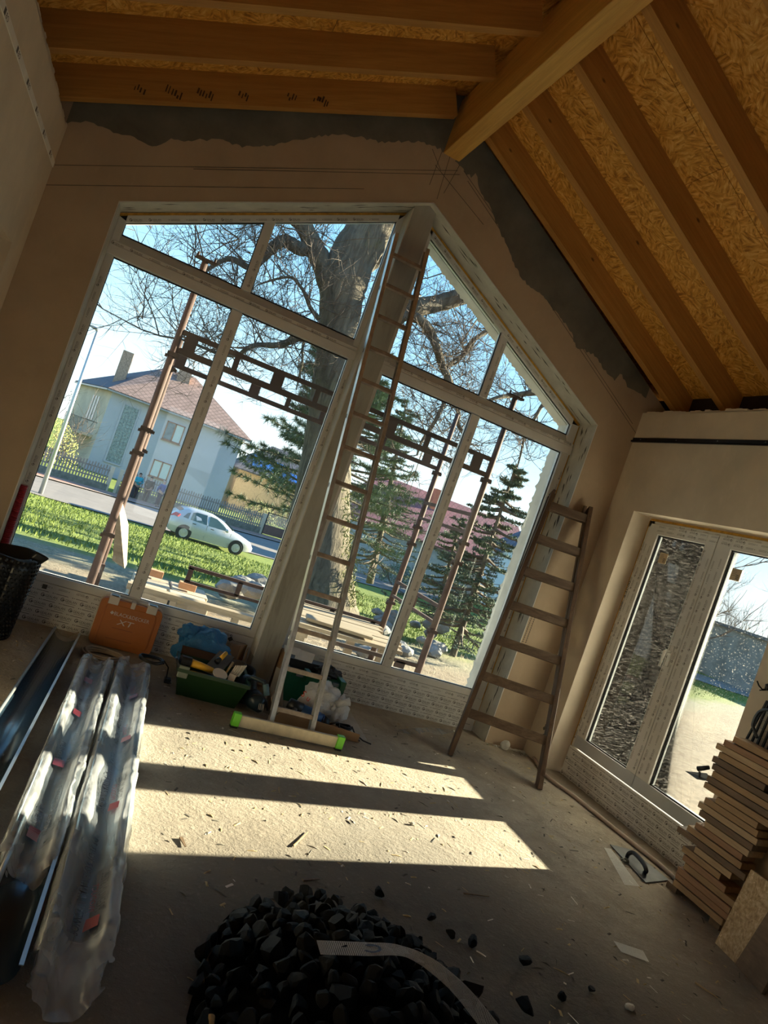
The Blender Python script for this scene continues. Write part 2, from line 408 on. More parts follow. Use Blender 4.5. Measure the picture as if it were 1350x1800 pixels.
# ---- windows
def logo_row(b, o, ux, uy, length, size=.026, gap=.135, start=0., flip=False, dash=True, rnd=random, nrm=None):
    """film print: ring logo with GEALAN lettering, in turn with small underlined marks"""
    o = Vector(o); ux = Vector(ux); uy = Vector(uy); k = 0; s = start
    if flip: o = o+ux*length+uy*size; ux = -ux; uy = -uy
    while s < length-.11:
        p = o+ux*s
        if (k % 4) < 2 or not dash:
            ring2(b, p+uy*size*.38, ux, uy, size*.34, size*.50, .9, 6.6, 9); ring2(b, p+uy*size*.30+ux*size*.12, ux, uy, 0, size*.2, n=6)
            stamp(b, 'GEALAN', p+ux*size*.62, ux, uy, size*.95, width=size*2.9)
            b.add([p+ux*size*1.0-uy*size*.25, p+ux*size*3.4-uy*size*.25, p+ux*size*3.4-uy*size*.33, p+ux*size*1.0-uy*size*.33], [(0,1,2,3)])
            s += gap
        else:
            ring2(b, p+uy*size*.3, ux, uy, 0, size*.16, n=6)
            for q in (.05, .42):
                b.add([p+ux*size*.5+uy*size*q, p+ux*size*3.6+uy*size*q, p+ux*size*3.6+uy*size*(q+.10), p+ux*size*.5+uy*size*(q+.10)], [(0,1,2,3)])
            s += gap*.95
        k += 1
def dash_row(b, o, ux, uy, length, size, gap, start):
    o = Vector(o); ux = Vector(ux); uy = Vector(uy); s = start
    while s < length-.11:
        p = o+ux*s; ring2(b, p+uy*size*.3, ux, uy, 0, size*.15, n=6); ring2(b, p+ux*size*.5+uy*size*.3, ux, uy, 0, size*.12, n=6)
        b.add([p+ux*size*.9+uy*size*.2, p+ux*size*4.2+uy*size*.2, p+ux*size*4.2+uy*size*.34, p+ux*size*.9+uy*size*.34], [(0,1,2,3)]); s += gap
def window_unit(name, x0, x1, gl, mid, side):
    """x0,x1 outer frame; gl = [(xa,xb),(xc,xd)] glass bays"""
    w = root(name, None, None, (x0, FY+.04, 0), kind='structure')
    y0, y1 = FY, FY+.075
    ztop = lambda x: ZO - S*abs(x-XA) - .026
    gtop = lambda x: ZO - S*abs(x-XA) - .078
    (xa, xb), (xc, xd) = gl
    # frame members
    part('jamb', M['pvc'], w, lambda b: b.prism([(x0,.29),(xa,.29),(xa,gtop(xa)+.01),(x0,ztop(x0))], y0, y1, 1), bevel=.004)
    part('jamb', M['pvc'], w, lambda b: b.prism([(xd,.29),(x1,.29),(x1,ztop(x1)),(xd,gtop(xd)+.01)], y0, y1, 1), bevel=.004)
    part('mullion', M['pvc'], w, lambda b: b.box((xb, y0+.003, .345), (xc, y1, 2.54)), bevel=.005)
    part('mullion', M['pvc'], w, lambda b: b.prism([(xb+.012,2.70),(xc+.004,2.70),(xc+.004,gtop(xc)+.01),(xb+.012,gtop(xb)+.01)], y0+.01, y1, 1), bevel=.005)
    part('bottom_rail', M['pvc'], w, lambda b: b.box((xa-.003, y0, .29), (xd+.003, y1, .345)), bevel=.004)
    part('transom', M['pvc'], w, lambda b: (b.box((x0, y0-.02, 2.545), (x1, y1, 2.612)), b.box((x0, y0-.012, 2.614), (x1, y1, 2.642)),
         b.add([(x0,y0-.004,2.642),(x1,y0-.004,2.642),(x1,y0+.035,2.705),(x0,y0+.035,2.705),(x0,y1,2.642),(x1,y1,2.642),(x1,y1,2.705),(x0,y1,2.705)],
               [(0,1,2,3),(3,2,6,7),(5,4,7,6),(1,5,6,2),(4,0,3,7)])), bevel=.002)
    part('gap_backing', M['seal'], w, lambda b: b.prism([(x0-.006,ztop(x0)-.03),(x1+.008,ztop(x1)-.03),(x1+.008,ZO-S*abs(x1-XA)),(x0-.006,ZO-S*abs(x0-XA))], y0+.02, y1, 1))  # black backing added to plug daylight gaps around the frame head
    part('head_rail', M['pvc'], w, lambda b: b.prism([(xa-.003,gtop(xa-.003)),(xd+.003,gtop(xd+.003)),(xd+.003,ztop(xd+.003)),(xa-.003,ztop(xa-.003))], y0, y1, 1), bevel=.004)
    part('base_panel', M['pvc'], w, lambda b: b.box((x0, y0-.006, 0), (x1, y1-.01, .288)), bevel=.002)
    # gaskets and panes
    yg = FY+.045
    def gask(b, poly):
        n = len(poly)
        for i in range(n):
            p = Vector((poly[i][0], yg-.012, poly[i][1])); q = Vector((poly[(i+1)%n][0], yg-.012, poly[(i+1)%n][1])); b.beam(p, q, .008, .012, up=(0,1,0))
    for (u, v) in gl:
        for poly in ([(u,.345),(v,.345),(v,2.54),(u,2.54)], [(u+(.0 if u==xa else .006),2.705),(v+(.01 if v==xb else 0),2.705),(v+(.01 if v==xb else 0),gtop(v)),(u,gtop(u))]):
            part('gasket', M['seal'], w, lambda b: gask(b, poly))
            part('pane', M['glass'], w, lambda b: b.add([(p[0], yg, p[1]) for p in poly], [tuple(range(4))]), solid=.006)
    # foam joint
    part('foam_joint', M['foam'], w, lambda b: (b.beam((x0-.003, y0+.01, .05), (x0-.003, y0+.01, zr(x0,ZO)-.03), .018, .012), b.beam((x0 if side<0 else XA+.07, y0+.01, zr(x0 if side<0 else XA+.07,ZO)-.018), (x1 if side>0 else XA-.08, y0+.01, zr(x1 if side>0 else XA-.08,ZO)-.018), .016, .016),
         b.beam((x1+.004, y0+.01, .05), (x1+.004, y0+.01, zr(x1,ZO)-.03), .012, .012)))
    # printed film
    b = MB(); yf = y0-.0068; r = random.Random(7); X = (1,0,0); Z = (0,0,1)
    for i in range(4):
        logo_row(b, (x0+.02, yf, .016+i*.060), X, Z, x1-x0-.04, .027, .130, (.0,.07)[i%2]+r.uniform(0,.02), dash=False, rnd=r); dash_row(b, (x0+.02, yf, .046+i*.060), X, Z, x1-x0-.04, .024, .130, (.06,.0)[i%2])
    logo_row(b, (x0+.25, yf, .252), X, Z, x1-x0-.4, .02, .12, .03, flip=True)
    logo_row(b, (x0+.02, y0-.0125, 2.619), X, Z, x1-x0-.05, .020, .125, .0, flip=(side>0))
    b2 = yf+.0065-.0008
    for xx, fl in ((x0+.008, 0), (x1-.028, 0)):
        logo_row(b, (xx+.018, b2, .4), Z, (-1,0,0), 2.05, .018, .12, .05)
    logo_row(b, (xb+.05, y0+.0022, .4), Z, (-1,0,0), 2.1, .020, .122, .02)
    logo_row(b, (xb+.06, y0+.0092, 2.72), Z, (-1,0,0), gtop(xb)-2.74, .020, .122, .02)
    sg = 1 if side < 0 else -1; dn = Vector((1,0,sg*S)).normalized(); up = Vector((-sg*S,0,1)).normalized()
    logo_row(b, Vector((xa+.01, b2, gtop(xa)+.014)), dn, up, (xd-xa)*1.1, .020, .125, .02)
    b.build('printed_lettering', M['print'], w)
    b = MB()
    for k in range(3 if side < 0 else 0):
        xx = (-.22, .98, 1.12)[k]; zz = (.262, .238, .24)[k]; s_ = .022; a = (0, .1, .7)[k]
        P = [(xx+math.cos(a+i*math.pi/2+.78)*s_, yf-.001, zz+math.sin(a+i*math.pi/2+.78)*s_) for i in range(4)]; b.add(P, [(0,1,2,3)])
    if b.v: b.build('sticker', M['stain'], w)
    return w
w1 = window_unit('window_1', -.565, 1.297, [(-.513,.325),(.405,1.25)], 0, -1)
w2 = window_unit('window_2', 1.478, 3.385, [(1.549,2.385),(2.465,3.31)], 0, 1)
part('hinge', M['pvc'], w2, lambda b: (b.tube([(3.325,5.205,1.98),(3.325,5.205,2.10)], .009, 10), b.box((3.31,5.21,1.90),(3.345,5.222,2.12)), b.tube([(3.325,5.20,2.10),(3.34,5.17,2.15)], .006, 8)), smooth=False)
# outer reveal with ragged foam edge, seen through the right unit
b = MB(); r = random.Random(9)
def ragged(p, q, dx, dz, n=60, name='ragged_foam_edge'):
    b = MB(); p = Vector(p); q = Vector(q); V = []; Fc = []
    for i in range(n+1):
        c = p.lerp(q, i/n); e = r.uniform(.0, .018)*(1 if i % 2 else .3)
        V += [c, c+Vector((dx*(1+e*12), .10+e*2, dz*(1+e*12)))]
    for i in range(n): Fc.append((2*i, 2*i+2, 2*i+3, 2*i+1))
    b.add(V, Fc); return b.build(name, M['adhesive'], wf, solid=.01)
ragged((3.318, 5.30, .3), (3.318, 5.30, zr(3.318, ZO)-.08), -.012, 0, 90)
ragged((1.56, 5.30, zr(1.56, ZO)-.075), (3.318, 5.30, zr(3.318, ZO)-.075), 0, -.012, 80)

# ---- right wall with door opening
DY0, DY1, DZ = 3.125, 4.665, 2.232
b = MB()
b.box((XR, YB, -.2), (4.12, DY0, 3.085)); b.box((XR, DY1+.02, -.2), (4.12, 5.0, 3.085)); b.box((XR, DY0, DZ), (4.12, DY1+.02, 3.085))
wr = b.build('wall_right', M['plaster_side']); tagp(wr, kind='structure')
b = MB(); rr = random.Random(21); V = []
for i in range(90):                       # crumbly top of the wall
    y = 5.0-i*.05; h = rr.uniform(.004, .022); b.box((XR+.0, y-.05, 3.08), (XR+.05, y, 3.085+h))
b.build('ragged_wall_top', M['plaster_side'], wr)
b = MB()                                  # torn plaster near the bottom of the door jamb
for i in range(16):
    y = 4.72+rr.uniform(0,.12); z = .26+rr.uniform(-.03,.05); b.ico((XR-.001, y, z), rr.uniform(.006,.02), 1, .3, (.3,1,.8), rr)
b.build('torn_plaster', M['cement'], wr)
# black angle profile along the wall
tr = root('trim_2', None, None, (3.79, 3, 2.83), kind='structure')
def prof(b): b.box((3.778, .6, 2.822), (3.80, 5.0, 2.828)); b.box((3.792, .6, 2.828), (3.80, 5.0, 2.862)); b.box((3.778,.6,2.822),(3.782,5.0,2.836))
part('steel_profile', plain('black_painted_steel', (.014,.013,.013), .3, .3, bump=.05), tr, prof)
part('screw', M['steel'], tr, lambda b: [b.lathe((3.793, 4.9-i*.42, 2.846), [(0,.006),(.005,.004),(.006,0)], 8, (-1,0,0)) for i in range(9)])
# ---- door unit in the right wall
FX = 3.97
d = root('door_1', None, None, (FX+.03, 3.9, 0), kind='structure')
part('base_panel', M['pvc'], d, lambda b: b.box((FX-.004, DY0, 0), (FX+.07, 4.668, .246)), bevel=.002)
def dframe(b):
    b.box((FX+.002, 4.60, .25), (FX+.075, 4.662, 2.208)); b.box((FX+.002, DY0-.0, .25), (FX+.075, DY0+.045, 2.208)); b.box((FX+.002, DY0, 2.155), (FX+.075, 4.662, 2.208))
part('frame', M['pvc'], d, dframe, bevel=.004)
def leaf(ya, yb, ga, gb, handle):
    part('bottom_rail', M['pvc_grey'], d, lambda b: b.box((FX-.018, ya, .258), (FX+.06, yb, .352)), bevel=.004, )
    part('leaf_frame', M['pvc'], d, lambda b: (b.box((FX-.02, gb, .352), (FX+.06, yb, 2.185)), b.box((FX-.02, ya, .352), (FX+.06, ga, 2.185)), b.box((FX-.02, ga-.002, 2.10), (FX+.06, gb+.002, 2.185))), bevel=.005)
    part('gasket', M['seal'], d, lambda b: [b.beam(p, q, .012, .009, up=(1,0,0)) for p, q in (((FX,ga+.003,.355),(FX,ga+.003,2.098)),((FX,gb-.003,.355),(FX,gb-.003,2.098)),((FX,ga,.356),(FX,gb,.356)),((FX,ga,2.097),(FX,gb,2.097)))])
    part('bead', M['steel'], d, lambda b: [b.beam((FX+.008,y,.36),(FX+.008,y,2.09), .012, .006, up=(1,0,0)) for y in (ga+.012, gb-.012)])
    part('pane', M['glass_dusty'], d, lambda b: b.add([(FX+.02,ga,.352),(FX+.02,gb,.352),(FX+.02,gb,2.1),(FX+.02,ga,2.1)], [(0,1,2,3)]), solid=.006)
leaf(3.905, 4.615, 4.008, 4.506, True)
leaf(3.165, 3.900, 3.245, 3.768, False)
# diagonal film corners and handle
part('handle_plate', M['pvc'], d, lambda b: b.box((FX-.032, 3.945, 1.16), (FX-.019, 3.975, 1.32)), bevel=.005)
hp = part('handle', M['pvc'], d, lambda b: (b.tube([(FX-.03,3.96,1.27),(FX-.075,3.96,1.27),(FX-.08,3.965,1.262),(FX-.082,3.968,1.15)], [.011,.011,.013,.009], 10)), smooth=True)
b = MB(); xf = FX-.0048; Y = (0,-1,0); Z = (0,0,1); r = random.Random(4)
for i in range(4): logo_row(b, (xf, 4.65, .010+i*.060), Y, Z, 1.50, .026, .118, (.0,.06)[i%2], dash=False); dash_row(b, (xf, 4.65, .040+i*.060), Y, Z, 1.5, .024, .118, (.05,0)[i%2])
xs = FX-.0208
for yy in (4.595, 4.545, 3.985, 3.932, 3.875, 3.82): logo_row(b, (xs if yy < 4.6 else FX+.001, yy-.008, .38), Z, (0,1,0), 1.7, .020, .105, r.uniform(0,.08), flip=(yy in (3.985,)))
logo_row(b, (FX+.0012, 4.645, .3), Z, (0,1,0), 1.85, .018, .105, .02)
for z0 in (2.118, 2.152): logo_row(b, (xs, 4.60, z0), Y, Z, 1.40, .020, .112, r.uniform(0,.05), flip=True)
logo_row(b, (FX+.0012, 4.62, 2.188), Y, Z, 1.45, .014, .12, .3)
stamp(b, '800  x 1080', (FX+.0006, 4.640, 1.42), (0,0,1), (0,1,0), .035, width=.26)
b.build('printed_lettering', M['print'], d)
part('foam_joint', M['foam'], d, lambda b: (b.beam((FX+.02, DY0, 2.218), (FX+.02, 4.665, 2.218), .03, .018), b.beam((FX+.02, 4.668, .05), (FX+.02, 4.668, 2.21), .012, .03)))
lm = plain('glass_label', (.62,.50,.33), .7, var=.05, bump=0)
for (px, py, nm) in ((1165, 982, 'left'), (1293, 1011, 'right')):
    c = at(px, py, 0, FX+.016)
    s_ = part('paper_sticker', lm, d, lambda b: b.box((c.x-.0006, c.y-.042, c.z-.04), (c.x, c.y+.042, c.z+.045)))
    b = MB()
    for i in range(3):
        for j in range(3): b.box((c.x-.0012, c.y-.028+i*.008, c.z-.028+j*.012), (c.x-.0008, c.y-.023+i*.008, c.z-.020+j*.012))
    for j in range(4): b.box((c.x-.0012, c.y-.005, c.z+.03-j*.012), (c.x-.0008, c.y+.032, c.z+.032-j*.012))
    o = b.build('printed_mark', M['print'], s_)
ragged_d = MB(); V = []; Fc = []; r = random.Random(3)
for i in range(81):
    z = .3+i*.023; e = r.uniform(0,.02)*(1 if i % 2 else .3); V += [(FX+.075, 4.525, z), (4.125+e, 4.53, z)]
for i in range(80): Fc.append((2*i, 2*i+2, 2*i+3, 2*i+1))
ragged_d.add(V, Fc); ragged_d.build('ragged_foam_edge', plain('beige_foam_edge', (.72,.66,.50), .9), wr, solid=.008)

# ---- left wall with arched niche and printed tape
b = MB()
ZT = 3.115
NY0, NY1, NZ = 3.6, 4.68, 2.27
b.box((XL-.35, YB, -.2), (XL, 2.6, ZT)); b.box((XL-.35, NY1+.0, -.2), (XL, 5.0, ZT)); b.box((XL-.35, 2.6, NZ), (XL, NY1, ZT)); b.box((XL-.35, 2.6, -.2), (XL, NY1, .9))
wl = b.build('wall_left', M['plaster_side']); tagp(wl, kind='structure')
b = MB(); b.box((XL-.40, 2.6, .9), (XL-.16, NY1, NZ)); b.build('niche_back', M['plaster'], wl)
b = MB()
for i in range(100):
    y = 5.0-i*.05; h = rr.uniform(.002, .018); b.box((XL-.05, y-.05, ZT-.005), (XL, y, ZT+h))
b.build('ragged_wall_top', M['plaster_side'], wl)
tape = plain('white_tape', (.88,.86,.80), .5, var=.08, bump=.1)
tp_ = part('joint_tape', tape, wl, lambda b: b.box((XL, .5, 2.855), (XL+.004, 5.0, 2.892)))
b = MB(); y = 4.86
while y > 1.5:
    stamp(b, 'OB', (XL+.0048, y, 2.861), (0,-1,0), (0,0,1), .034, width=.05); b.box((XL+.004, y-.085, 2.860), (XL+.0048, y-.060, 2.886)); y -= .30
b.build('tape_print', M['print'], tp_)
b = MB(); b.box((-1.3, YB-.2, -.2), (.4, YB, 4.9)); b.box((1.5, YB-.2, -.2), (4.25, YB, 4.9)); b.box((.4, YB-.2, 2.1), (1.5, YB, 4.9)); b.box((.4, YB-.2, -.2), (1.5, YB, 0)); wb_ = b.build('wall_back', M['plaster_side']); tagp(wb_, kind='structure')  # doorway-sized opening added behind the camera to let in fill daylight

# ---- roof: OSB deck, rafters, ridge beam
cl = root('ceiling', None, None, (XA, 2.5, 4.4), kind='structure')
ZRB = 4.45; HV = .215; ZD = ZRB+HV
th = math.atan(S)
for side in (-1, 1):
    # boards of the deck
    cs = [(0.02, 1.27), (1.274, 2.524), (2.528, 3.40)]
    ys = [(5.9, 3.42), (3.416, .94), (.936, -1.55), (-1.554, -3.2)]
    for (u0, u1) in cs:
        for (ya, yb) in ys:
            b = MB(); P = []
            for (u, yy) in ((u0,ya),(u1,ya),(u1,yb),(u0,yb)):
                x = XA+side*u*math.cos(th); P.append((x, yy, ZD-S*u*math.cos(th)))
            Q = [(p[0], p[1], p[2]+.02) for p in P]; b.add(P+Q, [(0,1,2,3),(7,6,5,4),(0,4,5,1),(1,5,6,2),(2,6,7,3),(3,7,4,0)])
            b.build('osb_panel', M['osb'], cl)
# rafters: local X runs down the slope
b = MB(); L_ = 3.35; hh = HV*math.cos(th)
b.box((.10, -.033, 0), (L_, .033, hh)); me_src = b.build('rafter', M['rafter'], None, bevel=.003)
me_r = me_src.data; bpy.data.objects.remove(me_src)
RY = [4.90, 4.322, 3.765, 3.165, 2.58, 2.0, 1.42, .84, .26, -.32, -.9, -1.5, -2.1, -2.7]
for side in (-1, 1):
    for i, y in enumerate(RY):
        if side > 0: y = {0: 4.852, 1: 4.325, 2: 3.75, 3: 3.15}.get(i, y)
        o = bpy.data.objects.new('rafter', me_r); COL.objects.link(o); o.parent = cl
        R = Matrix(((side*math.cos(th), 0, side*math.sin(th)), (0, side, 0), (-math.sin(th), 0, math.cos(th)))).to_4x4()
        R.translation = Vector((XA, y, ZRB)) - Vector(cl.location)
        o.matrix_local = R
part('ridge_beam', M['ridge'], cl, lambda b: b.box((1.350, -3.1, 4.185), (1.488, 5.02, 4.60)), bevel=.006)
# unseen black backing added to keep daylight out through deck joints and wall gaps
part('deck_light_block', M['black'], cl, lambda b: [b.add([(XA,-3.2,ZD+.05),(XA,5.9,ZD+.05),(XA+sd*3.4,5.9,ZD+.05-S*3.4),(XA+sd*3.4,-3.2,ZD+.05-S*3.4)],[(0,1,2,3)]) for sd in (-1,1)])
part('eaves_board', M['black'], cl, lambda b: (b.prism([(4.30,2.9),(4.7,2.9),(4.7,3.5),(4.30,3.5)], -3.2, 5.9, 1), b.box((4.10,-3.2,3.06),(4.32,5.7,3.4)), b.prism([(-1.9,2.9),(-1.35,2.9),(-1.35,3.6),(-1.9,3.6)], -3.2, 5.9, 1), b.box((-1.4,-3.2,3.05),(-1.2,5.7,3.4))))
part('gable_light_block', M['black'], cl, lambda b: b.prism([(-1.45,2.95),(4.5,2.95),(4.5,3.2),(XA,4.74),(-1.45,3.32)], 5.43, 5.47, 1) if False else [b.prism([(x0,zr(x0,4.45)),(x1,zr(x1,4.45)),(x1,zr(x1,4.74)),(x0,zr(x0,4.74))], 5.43, 5.47, 1) for x0, x1 in ((-1.5,XA),(XA,4.6))])  # black sheet added behind the gable to stop sky leaking in
# handprints on the first two rafters
hp_m = plain('soot_handprint', (.09,.04,.012), .8, var=.2, bump=0)
b = MB(); r = random.Random(8); yf = 4.863
for (px, py) in ((245,162),(300,165),(355,168),(428,172),(512,176),(560,180)):
    c = at(px, py, 1, yf)
    for f in range(4+r.randint(0,2)):
        q = c+Vector((-.03+f*.018+r.uniform(-.003,.003), -.0008, r.uniform(-.012,.012))); h = r.uniform(.02,.05); w = r.uniform(.003,.006)
        b.add([(q.x-w, yf-.0008, q.z), (q.x+w, yf-.0008, q.z), (q.x+w*.9, yf-.0008, q.z+h), (q.x-w*.9, yf-.0008, q.z+h)], [(0,1,2,3)])
b.build('handprint', hp_m, cl)
# ================================================================ OUTSIDE
def sstep(a, b, x):
    t = max(0, min(1, (x-a)/(b-a))); return t*t*(3-2*t)
def gz(x, y):
    s = max(0, min(1, (y-9.6-.06*x)/24.4)); z1 = -.3-2.45*s
    s2 = max(0, min(1, (y+x-18)/40)); z2 = -.3-.75*s2
    k = sstep(11, 22, x-.25*(y-10)); return z1*(1-k)+z2*k
def ground_mat():
    t = NT('lawn_and_sand'); sx = t.n('ShaderNodeSeparateXYZ'); t.l(t.co.outputs['Object'], sx.inputs[0])
    wob = t.noise(.9, None, 5, .7)
    ad = t.n('ShaderNodeMath', operation='MULTIPLY_ADD'); t.l(wob, ad.inputs[0]); ad.inputs[1].default_value = 2.2; t.l(sx.outputs[1], ad.inputs[2])
    sb = t.n('ShaderNodeMath', operation='SUBTRACT'); t.l(sx.outputs[0], sb.inputs[0]); sb.inputs[1].default_value = 6.0
    mxn = t.n('ShaderNodeMath', operation='MAXIMUM'); t.l(sb.outputs[0], mxn.inputs[0]); mxn.inputs[1].default_value = 0.0
    fac = t.n('ShaderNodeMath', operation='MULTIPLY_ADD'); t.l(mxn.outputs[0], fac.inputs[0]); fac.inputs[1].default_value = -.55; t.l(ad.outputs[0], fac.inputs[2])
    lin = t.n('ShaderNodeMapRange'); t.l(fac.outputs[0], lin.inputs[0]); lin.inputs[1].default_value = 9.6; lin.inputs[2].default_value = 12.8
    g = t.ramp(t.noise(3.5, None, 6, .75), [(.3, (.08,.125,.014)), (.5, (.13,.18,.02)), (.7, (.20,.235,.035))])
    s = t.ramp(t.noise(7, None, 6, .75), [(.3, (.11,.08,.05)), (.5, (.23,.18,.12)), (.75, (.33,.275,.195))])
    d = t.ramp(t.noise(18, None, 6, .8), [(.35, (.10,.11,.06)), (.65, (.34,.31,.22))])
    c = t.mix(t.ramp(lin.outputs[0], [(.05, 0.), (.30, 1.)]), s, d); c = t.mix(t.ramp(lin.outputs[0], [(.45, 0.), (.72, 1.)]), c, g)
    return t.done(t.bsdf(c, .95, 0, t.bump(t.noise(22, None, 5, .8), .8, .04)))
b = MB()
xs = [-40,-25,-16,-10,-6,-4,-2,-1,0,1,2,3,4,5,6,7,8,9,10,12,14,16,18,20,23,26,30,35,42,55,75,110]; ys = [5.76,6.2,6.8,7.4,8,8.6,9.2,9.8,10.4,11,12,13,14,16,18,20,22,24,26,28,30,32,34,34.6,37,42,48,60,80,120,200]
xr = [x for x in xs if x >= 4.22]; xr = [4.22]+[x for x in xr if x > 4.3]
def terr(xs, ys):
    V = []; Fc = []; n = len(xs); r = random.Random(2)
    for y in ys:
        for x in xs: V.append((x, y, gz(x, y)+(r.uniform(-.025,.025) if 6 < y < 30 and x < 20 else 0)))
    for j in range(len(ys)-1):
        for i in range(n-1): a = j*n+i; Fc.append((a, a+1, a+n+1, a+n))
    b.add(V, Fc)
terr(xs, ys); terr(xr, [-60,-30,-15,-8,-3,0,1.5,3,4,5,5.76]); terr([-60,-40,-20,-8,-4,-1.4], [-60,-20,-5,0,3,5.76])
M['ground'] = ground_mat()
gr = b.build('terrain', M['ground'], smooth=True); tagp(gr, kind='structure')
# street, pavement, verge
M['asphalt'] = plain('pale_asphalt', (.185,.165,.155), .85, var=.12, scale=1.2, bump=.1, bscale=30)
M['paver'] = plain('reddish_pavement', (.31,.165,.125), .9, var=.15, scale=2, bump=.1)
near = lambda x: 34.4+.33*x; far = lambda x: 43.0+.45*x
def strip(name, f0, f1, mat, dz, x0=-25, x1=40, n=26):
    b = MB(); V = []; Fc = []
    for i in range(n+1):
        x = x0+(x1-x0)*i/n; V += [(x, f0(x), max(gz(x,f0(x)), -2.75)+dz), (x, f1(x), max(gz(x,f1(x)), -2.75)+dz)]
    for i in range(n): Fc.append((2*i, 2*i+2, 2*i+3, 2*i+1))
    b.add(V, Fc); o = b.build(name, mat); tagp(o, kind='structure'); return o
road = strip('street', near, far, M['asphalt'], .045)
strip('pavement', far, lambda x: far(x)+2.1, M['paver'], .10)
strip('kerb', lambda x: far(x)-.12, far, plain('kerb_stone', (.5,.48,.44), .9), .12)
strip('side_street', lambda x: 31.2-.0*x if False else 27+(x-30)*.0, lambda x: 31.5, M['asphalt'], .05, 27, 60, 8)
# grass blades: nobody could count them
b = MB(); r = random.Random(31); V = []; Fc = []
for i in range(70000):
    y = 10.2+(r.random()**1.5)*23.5; x = r.uniform(-4.5, 13+y*.75)
    if y > 34.0+.33*x: continue
    if y < 11.3+.55*max(0, x-6)+r.uniform(-.7,.7): continue
    z = gz(x, y); h = r.uniform(.03, .08)*(1+y*.012); w = .006*(1+y*.05); a = r.uniform(0, 3.14); dx = math.cos(a)*w; dy = math.sin(a)*w
    k = len(V); V += [(x-dx, y-dy, z), (x+dx, y+dy, z), (x+r.uniform(-.05,.05), y+r.uniform(-.05,.05), z+h)]; Fc.append((k, k+1, k+2))
b.add(V, Fc)
M['grass'] = plain('fresh_grass', (.13,.18,.018), .8, var=.35, scale=9, bump=0)
tagp(b.build('grass', M['grass']), 'short bright green grass on the slope down to the street', 'grass', kind='stuff')
b = MB(); V = []; Fc = []
for i in range(16000):
    x = r.uniform(2.5, 24); y = r.uniform(6.2, 11)+.5*max(0,x-5)-r.random()*max(0,x-8)*.2; z = gz(x, y); h = r.uniform(.02, .10); a = r.uniform(0, 6.28); l = r.uniform(.03,.12)
    k = len(V); V += [(x, y, z+.005), (x+.006, y+.004, z+.005), (x+math.cos(a)*l, y+math.sin(a)*l, z+h)]; Fc.append((k, k+1, k+2))
b.add(V, Fc)
tagp(b.build('dry_grass', plain('dry_straw', (.26,.22,.15), .9, var=.3, bump=0)), 'matted dry grass and straw between sand and lawn', 'grass', kind='stuff')

# ---- trees
def bark(name, c, moss=False):
    t = NT(name); v = t.mapping((1,1,.16)); n = t.noise(11, v, 6, .65, .8)
    col = t.ramp(n, [(.33, mul(c,.38)), (.5, c), (.7, mul(c,1.65))])
    if moss: col = t.mix(t.ramp(t.noise(.9, None, 5, .7), [(.58, 0.), (.75, .55)]), col, (.13,.13,.03))
    return t.done(t.bsdf(col, .95, 0, t.bump(n, 1.0, .05)))
M['bark'] = bark('oak_bark', (.105,.088,.062), True); M['twig'] = plain('twig_bark', (.105,.078,.058), .9, var=.3, bump=0)
def limb(b, pts, rad, n=14, rnd=random, knobs=.06):
    """smooth, slightly lumpy limb through pts"""
    P = [Vector(p) for p in pts]; out = []; R = []
    for i in range(len(P)-1):
        p0 = P[max(0,i-1)]; p1 = P[i]; p2 = P[i+1]; p3 = P[min(len(P)-1,i+2)]
        for k in range(6):
            t = k/6; out.append(.5*((2*p1)+(-p0+p2)*t+(2*p0-5*p1+4*p2-p3)*t*t+(-p0+3*p1-3*p2+p3)*t**3))
            R.append((rad[i]*(1-t)+rad[i+1]*t)*(1+rnd.uniform(-knobs, knobs)))
    out.append(P[-1]); R.append(rad[-1]); b.tube(out, R, n); return out, R
def twigs(b, p, d, L, r, depth, rnd, spread=.9, n=3, up=.12):
    """branching bare twigs; p start, d direction"""
    k = 5; pts = [Vector(p)]; dd = Vector(d).normalized()
    for i in range(k):
        dd = (dd+Vector((rnd.gauss(0,.16), rnd.gauss(0,.16), rnd.gauss(0,.16)+up*.4))).normalized(); pts.append(pts[-1]+dd*(L/k))
    b.tube(pts, [r*(1-.75*i/k) for i in range(k+1)], n, cap=False)
    if depth <= 0: return
    m = {3: 5, 2: 6, 1: 6}[depth]
    for j in range(m):
        i = rnd.randint(1, k); q = pts[i]
        side = Vector((rnd.gauss(0,1), rnd.gauss(0,1), rnd.gauss(0,1)+.2)).normalized()
        nd = (dd*.8+side*spread).normalized()
        twigs(b, q, nd, L*rnd.uniform(.45,.72), r*.55, depth-1, rnd, spread, n, up)
ot = root('oak_tree', 'massive bare oak with forked trunk and a limb crossing above the transom', 'tree', at(545, 1035, 1, 13))
rt = random.Random(77); a13 = lambda x, y, d=13: at(x, y, 1, d)
b = MB()
tr_pts = [(538,1075),(548,1030),(556,960),(566,880),(574,800),(582,730),(590,650),(597,560),(604,500),(622,450),(652,405),(680,360),(712,300),(745,220)]
tr_r = [1.15,.86,.66,.55,.48,.44,.41,.385,.44,.44,.42,.38,.33,.26]
limb(b, [a13(*p) for p in tr_pts], tr_r, 22, rt, .03)
limb(b, [a13(588,520), a13(567,465), a13(545,420), a13(524,375), a13(505,320), a13(480,240)], [.24,.21,.17,.16,.13,.09], 14, rt)
b.build('trunk', M['bark'], ot, smooth=True)
b = MB(); ends = []
